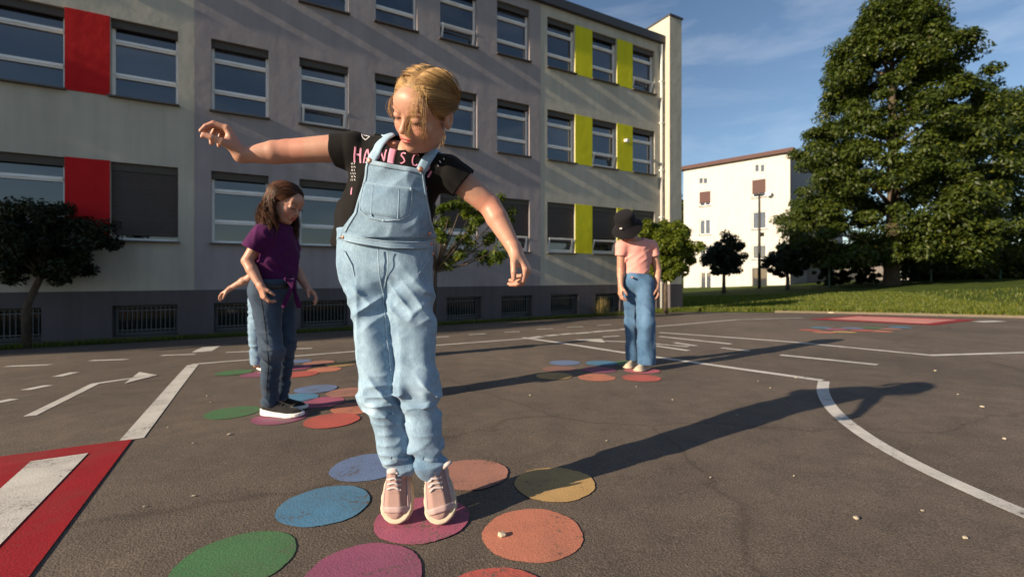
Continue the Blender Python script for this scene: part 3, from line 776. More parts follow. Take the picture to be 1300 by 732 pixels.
# coloured dots
PC = {'green': (0.055, 0.175, 0.060), 'magenta': (0.38, 0.085, 0.155), 'red': (0.50, 0.095, 0.070), 'orange': (0.54, 0.185, 0.110), 'yellow': (0.50, 0.31, 0.115),
      'salmon': (0.40, 0.18, 0.13), 'violet blue': (0.13, 0.20, 0.36), 'blue': (0.07, 0.22, 0.37), 'purple': (0.28, 0.065, 0.14), 'pink': (0.46, 0.11, 0.15), 'rose brown': (0.25, 0.12, 0.095)}
for k, c in PC.items(): M['dot_' + k] = m_paint(k.replace(' ', '_') + '_dot_paint', tuple(min(.7, x * .92 + .02) for x in c), 0.55)
def dot(px, py, col, place, group, r=0.152):
    g_ = gpt(px, py); n = 72
    rw = [r * (1 + 0.012 * math.sin(3 * a_ + px) + 0.008 * math.sin(7 * a_ + py) + rnd.uniform(-.010, .010)) for a_ in (2 * math.pi * i / n for i in range(n))]
    out = [(g_.x + rw[i] * math.cos(2 * math.pi * i / n), g_.y + rw[i] * math.sin(2 * math.pi * i / n)) for i in range(n)]
    draped('painted_dot', out, M['dot_' + col], 0.0025 + 0.0010 * dot.k, f'{col} dot painted on asphalt {place}', 'painted dot', group); dot.k = (dot.k + 1) % 3
dot.k = 0
G1 = 'dots around the girl in dungarees'
for px, py, c in ((300, 711, 'green'), (460, 731, 'purple'), (630, 772, 'red'), (676, 677, 'orange'), (704, 614, 'yellow'), (597, 602, 'salmon'), (467, 592.5, 'violet blue'), (412, 641, 'blue'), (536, 659, 'magenta')):
    pl = {'magenta': 'under the feet of the girl in dungarees'}.get(c, 'in the ring around the girl in dungarees')
    dot(px, py, c, pl, G1)
G2 = 'dots around the girl in the purple shirt'
for px, py, c in ((295, 523.5, 'green'), (356, 530, 'purple'), (421, 534, 'red'), (407, 510.5, 'magenta'), (452, 518, 'orange'), (401, 494, 'violet blue'), (375, 505.5, 'blue'), (442, 498, 'salmon')):
    dot(px, py, c, 'in the ring around the girl in purple', G2)
G3 = 'dots behind the girl in the purple shirt'
for px, py, c in ((297.5, 473, 'green'), (329, 475, 'purple'), (381, 475, 'red'), (375, 466.8, 'magenta'), (412, 469, 'orange'), (376, 458.8, 'violet blue'), (405, 460.5, 'salmon'), (433, 462, 'yellow')):
    dot(px, py, c, 'in the far ring behind the girl in purple', G3)
G4 = 'dots around the girl in the black hat'
for px, py, c in ((717, 460.5, 'violet blue'), (763.5, 461, 'blue'), (710, 468.2, 'rose brown'), (760, 469.5, 'purple'), (703.6, 477.5, 'yellow'), (757.4, 479, 'orange'), (814, 479.8, 'red'), (815, 470.5, 'pink'), (797, 461, 'green')):
    dot(px, py, c, 'in the ring around the girl in the black hat', G4)
G5 = 'far dots near the lawn'
for px, py, c in ((1028, 419, 'red'), (1042, 416, 'blue'), (1046, 421.5, 'orange'), (1062, 418, 'magenta'), (1072, 421.5, 'yellow'), (1082, 416.5, 'violet blue'), (1095, 419.5, 'red'), (1108, 416, 'green'), (1118, 420.5, 'orange'), (1130, 417.5, 'salmon'), (1143, 415.5, 'blue')):
    dot(px, py, c, 'in the small far cluster before the pink field', G5)

# pebbles lying about
def pebble(px, py, s, seed):
    g_ = gpt(px, py); r = random.Random(seed); v = []; f = []
    ico = bpy.data.meshes.new('pebble')
    import bmesh
    bm = bmesh.new(); bmesh.ops.create_icosphere(bm, subdivisions=2, radius=1)
    ax = (s * r.uniform(.8, 1.5), s * r.uniform(.7, 1.1), s * r.uniform(.4, .65))
    for q in bm.verts:
        k = 1 + 0.22 * math.sin(q.co.x * 3 + seed) * math.cos(q.co.y * 4 + seed * 2) + r.uniform(-.06, .06)
        q.co = Vector((q.co.x * ax[0] * k, q.co.y * ax[1] * k, q.co.z * ax[2] * k + ax[2] * 0.7))
    bm.to_mesh(ico); bm.free()
    o = add('pebble', ico, M['stone']); o.location = g_ + Vector((0, 0, 0.003)); o.rotation_euler = (0, 0, r.uniform(0, 6.28))
    return o
PB = [(637, 681, .0125), (291, 552, .011), (263, 503, .009), (213, 543, .007), (245, 563, .006), (267, 511, .006), (1008, 605, .006), (962, 484, .008), (808, 491, .009), (1247, 517, .012), (1275, 558, .010), (1087, 659, .011), (1225, 684, .009), (854, 508, .008),
      (902, 607, .006), (936, 527, .006), (978, 493, .007), (1216, 501, .009), (673, 502, .008), (657, 480, .008), (183, 644, .006), (246, 630, .007), (1010, 480, .008), (1171, 649, .006), (1187, 471, .011), (770, 560, .006)]
for i, (x, y, s_) in enumerate(PB):
    lab = 'small pale pebble lying on bare asphalt of the yard' if i else 'pale pebble lying on the orange dot'
    tag(pebble(x, y, s_ * (0.75 if i else 1), i + 1), lab, 'pebble', 'pebbles strewn over the yard')
# pale stones in the ground along the lawn edge
for i, (x, y, s_) in enumerate(((948, 395, .08), (962, 394, .06), (1000, 396.5, .05), (1118, 396.5, .09), (1055, 398, .05))):
    tag(pebble(x, y, s_, 50 + i), 'pale stone lying at the edge of the lawn', 'stone', 'stones along the lawn edge')
# ------------------------------------------------------------------ organic modelling: distance fields -> one closed surface
def V3(*a): return np.array(a, dtype=np.float64)
def smin(a, b, k):
    if k <= 0: return np.minimum(a, b)
    h = np.maximum(k - np.abs(a - b), 0) / k
    return np.minimum(a, b) - h * h * k * 0.25
def smax(a, b, k): return -smin(-a, -b, k)
def rc(a, b, ra, rb, sq=None):
    """tapered limb; sq = (axis, factor) flattens it along axis"""
    a, b = np.asarray(a, float), np.asarray(b, float); ab = b - a; L2 = max(1e-9, ab @ ab)
    def f(P):
        t = np.clip(((P - a) @ ab) / L2, 0, 1)
        q = P - a - t[:, None] * ab
        r = ra + (rb - ra) * t
        if sq is not None:
            ax = np.asarray(sq[0], float); ax = ax / np.linalg.norm(ax)
            c = q @ ax; q = q + np.outer(c * (sq[1] - 1), ax)
        return np.linalg.norm(q, axis=1) - r
    return f
def ell(c, r, R=None):
    c, r = np.asarray(c, float), np.asarray(r, float)
    def f(P):
        q = P - c
        if R is not None: q = q @ R
        k0 = np.linalg.norm(q / r, axis=1); k1 = np.linalg.norm(q / (r * r), axis=1) + 1e-9
        return k0 * (k0 - 1) / k1
    return f
def plane(p, n):
    p, n = np.asarray(p, float), np.asarray(n, float); n = n / np.linalg.norm(n)
    return lambda P: (P - p) @ n
class SD:
    def __init__(s, R=None, o=None, sc=1.0): s.ops = []; s.R = R; s.o = o; s.sc = sc
    def u(s, f, k=0.0): s.ops.append(('u', f, k)); return s
    def cut(s, f, k=0.0): s.ops.append(('c', f, k)); return s       # remove where f<0
    def keep(s, f, k=0.0): s.ops.append(('k', f, k)); return s      # keep where f<0
    def disp(s, f): s.ops.append(('d', f, 0)); return s
    def shell(s, th): s.ops.append(('s', th, 0)); return s
    def __call__(s, P):
        if s.R is not None: P = ((P - s.o) @ s.R) / s.sc
        d = np.full(len(P), 1e3)
        for op, f, k in s.ops:
            if op == 'u': d = smin(d, f(P), k)
            elif op == 'c': d = smax(d, -f(P), k)
            elif op == 'k': d = smax(d, f(P), k)
            elif op == 'd': d = d + f(P)
            elif op == 's': d = np.abs(d + f * 0.5) - f * 0.5
        return d * s.sc
def _hash(i, j, k, seed):
    n = (i * 73856093) ^ (j * 19349663) ^ (k * 83492791) ^ (seed * 2654435)
    n = (n ^ (n >> 13)) * 1274126177
    return ((n ^ (n >> 16)) & 0xffff) / 32767.5 - 1.0
def vn(P, seed=0):
    """smooth value noise, -1..1"""
    I = np.floor(P).astype(np.int64); f = P - I; u = f * f * f * (f * (f * 6 - 15) + 10)
    r = 0
    for dx in (0, 1):
        wx = u[:, 0] if dx else 1 - u[:, 0]
        for dy in (0, 1):
            wy = u[:, 1] if dy else 1 - u[:, 1]
            for dz in (0, 1):
                wz = u[:, 2] if dz else 1 - u[:, 2]
                r = r + wx * wy * wz * _hash(I[:, 0] + dx, I[:, 1] + dy, I[:, 2] + dz, seed)
    return r
def ridge(P, seed=0): return 1 - 2 * np.abs(vn(P, seed))
def surf(fn, lo, hi, h, B=8, slack=1.25):
    """narrow-band sampling + surface nets"""
    lo = np.asarray(lo, float); hi = np.asarray(hi, float)
    nb = np.maximum(1, np.ceil((hi - lo) / (h * B)).astype(int)); n = nb * B
    ax = [lo[i] + (np.arange(nb[i]) + 0.5) * B * h - 0.5 * h for i in range(3)]
    G = np.stack(np.meshgrid(*ax, indexing='ij'), -1).reshape(-1, 3)
    dB = fn(G)
    act = np.abs(dB) < B * h * 0.87 * slack + 2 * h
    base = np.where(dB < 0, -1.0, 1.0).reshape(nb)
    vals = np.repeat(np.repeat(np.repeat(base, B, 0), B, 1), B, 2).astype(np.float32)
    idx = np.argwhere(act.reshape(nb))
    loc = np.stack(np.meshgrid(*[np.arange(B)] * 3, indexing='ij'), -1).reshape(-1, 3)
    for s in range(0, len(idx), 400):
        c = idx[s:s + 400]
        ii = (c[:, None, :] * B + loc[None]).reshape(-1, 3)
        vals[ii[:, 0], ii[:, 1], ii[:, 2]] = fn(lo + ii * h)
    inside = vals < 0
    nx, ny, nz = n
    cnt = np.zeros((nx - 1, ny - 1, nz - 1), np.int8)
    for dx in (0, 1):
        for dy in (0, 1):
            for dz in (0, 1):
                cnt += inside[dx:nx - 1 + dx, dy:ny - 1 + dy, dz:nz - 1 + dz]
    cells = np.argwhere((cnt > 0) & (cnt < 8))
    vid = np.full(cnt.shape, -1, np.int64); vid[cells[:, 0], cells[:, 1], cells[:, 2]] = np.arange(len(cells))
    corner = [(a, b, c) for a in (0, 1) for b in (0, 1) for c in (0, 1)]
    cv_ = {c: vals[cells[:, 0] + c[0], cells[:, 1] + c[1], cells[:, 2] + c[2]] for c in corner}
    acc = np.zeros((len(cells), 3)); m = np.zeros(len(cells))
    for a in corner:
        for d in range(3):
            if a[d]: continue
            b = list(a); b[d] = 1; b = tuple(b)
            va, vb = cv_[a], cv_[b]; cr = (va < 0) != (vb < 0)
            t = np.where(cr, va / (va - vb + 1e-12), 0)
            p = np.tile(np.array(a, float), (len(cells), 1)); p[:, d] = t
            acc += p * cr[:, None]; m += cr
    v = lo + (cells + acc / m[:, None]) * h
    quads = []
    for d in range(3):
        e1, e2 = (d + 1) % 3, (d + 2) % 3
        sl0 = [slice(1, -1)] * 3; sl1 = [slice(1, -1)] * 3
        sl0[d] = slice(0, n[d] - 1); sl1[d] = slice(1, n[d])
        A, Bn = inside[tuple(sl0)], inside[tuple(sl1)]
        e = np.argwhere(A != Bn)
        if not len(e): continue
        flip = A[e[:, 0], e[:, 1], e[:, 2]]
        off = np.ones(3, int); off[d] = 0
        g = e + off
        def cell(o1, o2):
            q = g.copy(); q[:, e1] -= o1; q[:, e2] -= o2
            return vid[q[:, 0], q[:, 1], q[:, 2]]
        q = np.stack([cell(1, 1), cell(0, 1), cell(0, 0), cell(1, 0)], 1)
        q = np.where(flip[:, None], q, q[:, ::-1])
        quads.append(q)
    q = np.concatenate(quads); q = q[(q >= 0).all(1)]
    return v, q
def relax(v, q, it=2, lam=0.5):
    """light smoothing of the net"""
    e = np.concatenate([q[:, [0, 1]], q[:, [1, 2]], q[:, [2, 3]], q[:, [3, 0]]])
    for _ in range(it):
        s = np.zeros_like(v); c = np.zeros(len(v))
        for k in range(3):
            s[:, k] = np.bincount(e[:, 0], v[e[:, 1], k], len(v)) + np.bincount(e[:, 1], v[e[:, 0], k], len(v))
        c = np.bincount(e[:, 0], minlength=len(v)) + np.bincount(e[:, 1], minlength=len(v))
        v = v + lam * (s / np.maximum(c, 1)[:, None] - v)
    return v
def bvh_of(v, q): return BVHTree.FromPolygons([Vector(p) for p in v.tolist()], q.tolist())
def tubes(paths, r0, r1=None, sides=3, lvs=None, flat=None):
    """many thin strands in one mesh; paths (n,m,3)"""
    paths = np.asarray(paths); n, m, _ = paths.shape
    t = np.gradient(paths, axis=1); t /= np.linalg.norm(t, axis=2)[..., None] + 1e-9
    up = np.array([0.37, 0.52, 0.77]); a = np.cross(t, up); a /= np.linalg.norm(a, axis=2)[..., None] + 1e-9
    b = np.cross(t, a)
    r = np.linspace(1, 0, m)[None, :, None] ** 0.5
    rr = (r1 if r1 is not None else r0 * 0.25) + (r0 - (r1 if r1 is not None else r0 * 0.25)) * r
    v = np.stack([paths + (a * math.cos(2 * math.pi * k / sides) + b * math.sin(2 * math.pi * k / sides)) * rr for k in range(sides)], 2)
    idx = np.arange(n * m * sides).reshape(n, m, sides); f = []
    for k in range(sides):
        k2 = (k + 1) % sides
        f.append(np.stack([idx[:, :-1, k], idx[:, :-1, k2], idx[:, 1:, k2], idx[:, 1:, k]], -1).reshape(-1, 4))
    lv_ = np.repeat(lvs if lvs is not None else np.clip(rng.normal(0.5, 0.25, n), 0, 1), m * sides)
    return v.reshape(-1, 3), np.concatenate(f), lv_
def ribbon(bvh, guide, wd, th, off=0.001, up=None, samples=None, close=None):
    """band of cloth lying on a surface along a guide line (world points); returns verts, faces"""
    guide = [Vector(g) for g in guide]; seg = [0]
    for a, b in zip(guide, guide[1:]): seg.append(seg[-1] + (b - a).length)
    n = samples or max(3, int(seg[-1] / 0.006)); P, N = [], []
    for i in range(n):
        s = seg[-1] * i / (n - 1); k = max(j for j in range(len(seg) - 1) if seg[j] <= s + 1e-9)
        g = guide[k].lerp(guide[k + 1], (s - seg[k]) / max(1e-9, seg[k + 1] - seg[k]))
        if up is not None:
            h = bvh.ray_cast(g - Vector(up) * 0.4, Vector(up))
            if h[0] is None: h = bvh.find_nearest(g)
        else: h = bvh.find_nearest(g)
        P.append(h[0]); N.append(h[1])
    N2 = [sum((N[max(0, min(n - 1, i + d))] for d in (-2, -1, 0, 1, 2)), Vector()).normalized() for i in range(n)]
    v, f = [], []
    for i in range(n):
        t = (P[min(i + 1, n - 1)] - P[max(i - 1, 0)]).normalized(); nn = N2[i]; sd = t.cross(nn).normalized()
        for a, z in ((-.5, off), (-.5, off + th), (-.2, off + th * 1.15), (.2, off + th * 1.15), (.5, off + th), (.5, off)):
            p = P[i] + sd * (a * wd)
            if wd > 0.006:
                h = bvh.find_nearest(p); p = Vector(h[0]) if (h[0] - p).length < 0.02 else p
            v.append(tuple(p + nn * z))
        if i:
            b0, b1 = (i - 1) * 6, i * 6
            for k in range(5): f.append((b0 + k, b0 + k + 1, b1 + k + 1, b1 + k))
    f.append((0, 1, 2, 3, 4, 5)); e = (n - 1) * 6; f.append((e + 5, e + 4, e + 3, e + 2, e + 1, e))
    return v, f
def join(parts):
    v, f = [], []
    for pv, pf in parts:
        b = len(v); v += [tuple(p) for p in pv]; f += [tuple(b + i for i in q) for q in pf]
    return v, f
def patch(bvh, quad, nu, nv, th, off=0.0008, up=(0, 1, 0), shape=None):
    """piece of cloth sewn on: quad = four world corners (tl,tr,br,bl) projected along up; shape(u,v)->bool trims"""
    tl, tr_, br, bl = [Vector(p) for p in quad]; pts = {}; v, f = [], []
    for j in range(nv + 1):
        for i in range(nu + 1):
            u, w_ = i / nu, j / nv
            u2 = shape(u, w_) if shape else u
            g = tl.lerp(tr_, u2).lerp(bl.lerp(br, u2), w_)
            h = bvh.ray_cast(g - Vector(up) * 0.5, Vector(up))
            if h[0] is None: h = bvh.find_nearest(g)
            edge = i in (0, nu) or j in (0, nv)
            v.append(tuple(h[0] + h[1] * (off + (th if not edge else th * 0.1))))
    for j in range(nv):
        for i in range(nu):
            a = j * (nu + 1) + i; f.append((a, a + nu + 1, a + nu + 2, a + 1))
    return v, f
def rotm(yaw=0, pitch=0, roll=0):
    cy, sy = math.cos(yaw), math.sin(yaw); cp, sp = math.cos(pitch), math.sin(pitch); cr, sr = math.cos(roll), math.sin(roll)
    Rz = np.array([[cy, -sy, 0], [sy, cy, 0], [0, 0, 1]]); Rx = np.array([[1, 0, 0], [0, cp, -sp], [0, sp, cp]]); Ry = np.array([[cr, 0, sr], [0, 1, 0], [-sr, 0, cr]])
    return Ry @ Rz @ Rx
# ---- head in its own frame: eyes at z=0, face towards -y, crown +0.108, chin -0.108
LIPU, LIPL = ell((0, -.0835, -.0575), (.0185, .0075, .0042)), ell((0, -.082, -.0650), (.0155, .0080, .0052))
def head_sdf(R, o, sc):
    s = SD(R, o, sc)
    s.u(ell((0, .014, .034), (.0715, .088, .074)))
    s.u(ell((0, -.020, -.030), (.054, .062, .066)), .035)
    s.u(rc((-.022, -.030, -.078), (.022, -.030, -.078), .024, .024), .03)
    s.u(ell((0, -.056, -.090), (.021, .020, .018)), .022)
    for x in (-1, 1):
        s.u(ell((x * .033, -.052, -.034), (.024, .022, .024)), .022)
        s.u(rc((x * .048, .008, -.048), (x * .026, -.03, -.082), .016, .015), .025)
    s.u(ell((0, -.068, .036), (.046, .020, .030)), .03)
    for x in (-1, 1): s.cut(ell((x * .031, -.0935, -.001), (.0185, .015, .0115)), .012)
    for x in (-1, 1):
        s.u(ell((x * .031, -.0700, -.001), (.0165, .0150, .0125)), .004)
        s.u(rc((x * .017, -.082, .0155), (x * .046, -.072, .0165), .0055, .0035), .010)
    s.u(rc((0, -.079, .006), (0, -.0945, -.028), .0065, .0085), .009)
    s.u(ell((0, -.0965, -.0330), (.0098, .0095, .0085)), .006)
    for x in (-1, 1):
        s.u(ell((x * .0105, -.0875, -.0355), (.0068, .0085, .0062)), .005)
        s.cut(ell((x * .0058, -.0935, -.0412), (.0032, .0045, .0028)), .002)
    s.u(ell((0, -.076, -.058), (.024, .012, .017)), .014)
    s.u(LIPU, .003); s.u(LIPL, .003)
    s.cut(rc((-.0185, -.0885, -.0612), (.0185, -.0885, -.0612), .0016, .0016), .003)
    for x in (-1, 1):
        er = ell((x * .0745, .018, -.010), (.0085, .019, .030)); s.u(er, .006)
        s.cut(ell((x * .0835, .014, -.006), (.0065, .010, .017)), .004)
    return s
def skin_cols(vl, base=(0.47, 0.255, 0.18), brow=(0.20, 0.11, 0.05)):
    """albedo of a face from head-frame coordinates"""
    n = len(vl); c = np.tile(np.array([*base, 1.0]), (n, 1))
    def blend(w_, col):
        w_ = np.clip(w_, 0, 1)[:, None]; c[:, :3] = c[:, :3] * (1 - w_) + np.array(col) * w_
    for x in (-1, 1):
        d = np.linalg.norm((vl - np.array([x * .036, -.066, -.032])) / np.array([.022, .03, .018]), axis=1)
        blend(0.5 * np.exp(-d * d), (0.52, 0.17, 0.12))
    d = np.linalg.norm((vl - np.array([0, -.10, -.034])) / np.array([.014, .02, .012]), axis=1); blend(0.35 * np.exp(-d * d), (0.52, 0.18, 0.12))
    d = np.minimum(LIPU(vl), LIPL(vl)); blend((0.0032 - d) / 0.0022, (0.45, 0.105, 0.095))
    w_ = np.exp(-((vl[:, 2] + .0612) / .0013) ** 2) * (np.abs(vl[:, 0]) < .018) * (vl[:, 1] < -.07); blend(w_ * 0.8, (0.16, 0.03, 0.03))
    for x in (-1, 1):
        t = (vl[:, 0] * x - .013) / .036; arch = .0185 + .006 * np.sin(np.clip(t, 0, 1) * 2.2)
        w_ = np.exp(-((vl[:, 2] - arch) / .0028) ** 2) * (t > 0) * (t < 1) * (vl[:, 1] < -.05); blend(w_ * 0.75, brow)
        q = np.abs((vl[:, 0] * x - .031) / .0155); lash = -.0075 + .0035 * q * q
        w_ = np.exp(-((vl[:, 2] - lash) / .0022) ** 2) * (q < 1) * (vl[:, 1] < -.06); blend(w_ * 0.95, (0.03, 0.018, 0.012))
        w_ = np.exp(-((vl[:, 2] - (.0075 - .004 * q * q)) / .0016) ** 2) * (q < 1) * (vl[:, 1] < -.06); blend(w_ * 0.35, (0.25, 0.10, 0.07))
        d = np.linalg.norm((vl - np.array([x * .0058, -.095, -.0412])) / .0035, axis=1); blend(0.8 * np.exp(-d ** 4), (0.12, 0.03, 0.02))
    return c
def lash_paths(R, o, sc):
    out = []
    for x in (-1, 1):
        for i in range(13):
            q = -1 + 2 * i / 12; px = x * .031 + q * .0155
            y = -.0700 - .0150 * math.sqrt(max(0, 1 - q * q * 0.92)) - .0008; z = -.0075 + .0035 * q * q
            p0 = np.array([px, y, z]); p1 = p0 + np.array([q * .003, -.0045, -.0035]); p2 = p1 + np.array([q * .002, -.0030, -.0005])
            out.append(np.stack([p0, p1, p2]))
    return (np.array(out) * sc) @ R.T + o
# ---- hand: returns a field; f = finger direction, n = way the palm faces
def hand_sdf(W, f, n, right, curl, size=1.0, thumb=0.35, spread=0.06):
    W = np.asarray(W, float); f = np.asarray(f, float); f /= np.linalg.norm(f); n = np.asarray(n, float); n = n - f * (n @ f); n /= np.linalg.norm(n)
    t = np.cross(f, n) if right else np.cross(n, f)
    s = SD(); z = size
    kn = [(.024, .074), (.008, .078), (-.008, .074), (-.023, .065)]
    for i, (a, l) in enumerate(kn):
        K = W + f * l * z + t * a * z
        s.u(rc(W + t * a * z * .55 - n * .001, K, .0150 * z, .0105 * z, (n, 1.12)), .012 * z if i else 0)
    s.u(rc(W + t * .012 * z + f * .02 * z + n * .006 * z, W + t * .020 * z + f * .045 * z + n * .008 * z, .015 * z, .012 * z), .010 * z)
    s.u(rc(W - t * .014 * z + f * .02 * z + n * .005 * z, W - t * .016 * z + f * .05 * z + n * .005 * z, .013 * z, .010 * z), .010 * z)
    ln = [(.034, .021, .018), (.038, .024, .019), (.035, .022, .019), (.027, .017, .016)]
    for i, (a, l) in enumerate(kn):
        p = W + f * l * z + t * a * z; ang = 0.0; sp = (1.5 - i) * spread
        c = curl[i] if hasattr(curl[0], '__len__') else curl
        rad = [.0088, .0078, .0068, .0056] if i < 3 else [.0076, .0068, .0060, .005]
        for j in range(3):
            ang += c[j]
            d = (f * math.cos(sp) + t * math.sin(sp)) * math.cos(ang) + n * math.sin(ang)
            q = p + d * ln[i][j] * z
            s.u(rc(p, q, rad[j] * z, rad[j + 1] * z), .004 * z if j == 0 else .0012 * z); p = q
    p0 = W + f * .018 * z + t * .018 * z + n * .004 * z
    d1 = f * .72 + t * .62 + n * thumb; d1 /= np.linalg.norm(d1); p1 = p0 + d1 * .036 * z
    d2 = f * .88 + t * .22 + n * (thumb + .15); d2 /= np.linalg.norm(d2); p2 = p1 + d2 * .026 * z
    d3 = f * .92 - t * .05 + n * (thumb + .25); d3 /= np.linalg.norm(d3); p3 = p2 + d3 * .020 * z
    s.u(rc(p0, p1, .0135 * z, .0105 * z), .012 * z); s.u(rc(p1, p2, .0100 * z, .0088 * z), .002); s.u(rc(p2, p3, .0088 * z, .0066 * z), .001)
    return s
# ---- cloth and skin materials
def m_skin(name, rough=0.48):
    t = NT(name); a = t.n('ShaderNodeAttribute', _attribute_name='Col'); p = t.coord('Object')
    n = t.noise(26, 6, 0.7, p); n2 = t.noise(300, 3, 0.6, p)
    c = t.mix(0.45, a.outputs['Color'], t.ramp(n, [(0.3, (0.78, 0.66, 0.62)), (0.7, (1.14, 1.12, 1.10))]), 'MULTIPLY')
    t.col(c); t.rough(rough, 0.4)
    t.b.inputs['Subsurface Weight'].default_value = 0.14
    t.b.inputs['Subsurface Radius'].default_value = (0.012, 0.004, 0.002); t.b.inputs['Subsurface Scale'].default_value = 0.6
    t.bump(n2, 0.06, 0.0015); return t.m
def m_denim(name, dark, light, wash=0.6):
    t = NT(name); p = t.coord('Object')
    n = t.noise(7, 5, 0.65, p); w1 = t.noise(340, 2, 0.6, t.scaled(p, (1, 1, 0.22))); w2 = t.noise(60, 4, 0.7, p)
    c = t.ramp(n, [(0.28, dark), (0.72, light)])
    c = t.mix(wash, c, t.ramp(w1, [(0.3, (0.66, 0.70, 0.76)), (0.7, (1.25, 1.22, 1.18))]), 'MULTIPLY')
    c = t.mix(0.4, c, t.ramp(w2, [(0.3, (0.8, 0.8, 0.82)), (0.7, (1.15, 1.15, 1.12))]), 'MULTIPLY')
    a = t.n('ShaderNodeAttribute', _attribute_name='wear')
    c = t.mix(a.outputs['Fac'], c, tuple(min(1, x * 1.5 + 0.06) for x in light))
    t.col(c); t.rough(0.88, 0.25); t.b.inputs['Sheen Weight'].default_value = 0.15
    t.bump(t.mix(0.5, w1, w2), 0.30, 0.0020); return t.m
def m_cloth(name, c, var=0.3, sheen=0.2, fine=500):
    t = NT(name); p = t.coord('Object')
    n = t.noise(14, 4, 0.6, p); w1 = t.noise(fine, 2, 0.6, p)
    cc = t.mix(var, c, t.ramp(n, [(0.3, (0.7, 0.7, 0.7)), (0.7, (1.2, 1.2, 1.2))]), 'MULTIPLY')
    cc = t.mix(var, cc, t.ramp(w1, [(0.3, (0.7, 0.7, 0.7)), (0.7, (1.25, 1.25, 1.25))]), 'MULTIPLY')
    t.col(cc); t.rough(0.9, 0.2); t.b.inputs['Sheen Weight'].default_value = sheen
    t.bump(w1, 0.25, 0.0015); return t.m
def m_hair(name, dark, light):
    t = NT(name); a = t.n('ShaderNodeAttribute', _attribute_name='lv')
    t.col(t.ramp(a.outputs['Fac'], [(0.0, dark), (0.9, light)])); t.rough(0.55, 0.3)
    return t.m
M['skin'] = m_skin('skin')
M['light_denim'] = m_denim('light_denim', (0.105, 0.185, 0.285), (0.28, 0.40, 0.51), 0.75)
M['mid_denim'] = m_denim('mid_denim', (0.013, 0.027, 0.052), (0.040, 0.066, 0.105))
M['blue_denim'] = m_denim('blue_denim', (0.030, 0.078, 0.16), (0.085, 0.17, 0.285))
M['black_cloth'] = m_cloth('black_cotton', (0.006, 0.005, 0.005), 0.2, 0.03)
M['purple_cloth'] = m_cloth('purple_cotton', (0.060, 0.006, 0.056), 0.25, 0.05)
M['salmon_cloth'] = m_cloth('salmon_rib', (0.68, 0.30, 0.26), 0.2, 0.15)
M['hat_cloth'] = m_cloth('black_hat_cloth', (0.007, 0.006, 0.008), 0.35, 0.05, 260)
M['blond'] = m_hair('blond_hair', (0.14, 0.070, 0.026), (0.54, 0.34, 0.145))
M['brown_hair'] = m_hair('brown_hair', (0.014, 0.006, 0.003), (0.13, 0.044, 0.017))
M['dark_hair'] = m_hair('dark_hair', (0.008, 0.005, 0.004), (0.03, 0.016, 0.01))
M['stitch'] = m_flat('seam_stitch', (0.50, 0.52, 0.52), 0.8)
M['seam_denim'] = m_denim('pale_denim_seam', (0.15, 0.24, 0.34), (0.34, 0.45, 0.54))
M['copper'] = m_flat('copper_button', (0.52, 0.24, 0.17), 0.4, 0.6)
M['pink_print'] = m_flat('pink_print', (0.62, 0.24, 0.35), 0.7)
M['white_print'] = m_flat('white_print', (0.72, 0.68, 0.68), 0.7)
M['shoe_pink'] = m_cloth('dusty_pink_shoe', (0.33, 0.21, 0.185), 0.3, 0.15, 300)
M['shoe_pale'] = m_flat('pale_pink_shoe_trim', (0.40, 0.28, 0.265), 0.6)
M['shoe_sole'] = m_flat('cream_sole', (0.46, 0.38, 0.28), 0.6, var=0.25, sc=20)
M['shoe_black'] = m_cloth('black_shoe_knit', (0.016, 0.015, 0.015), 0.3, 0.1, 300)
M['white_sole'] = m_flat('white_sole', (0.72, 0.70, 0.67), 0.6)
M['shoe_beige'] = m_cloth('beige_shoe', (0.50, 0.42, 0.30), 0.25, 0.1, 300)
M['lace'] = m_flat('white_lace', (0.46, 0.40, 0.40), 0.7)
M['sock'] = m_cloth('sock', (0.55, 0.50, 0.48), 0.2, 0.2)
M['knob'] = m_flat('dark_detail', (0.02, 0.015, 0.015), 0.6)

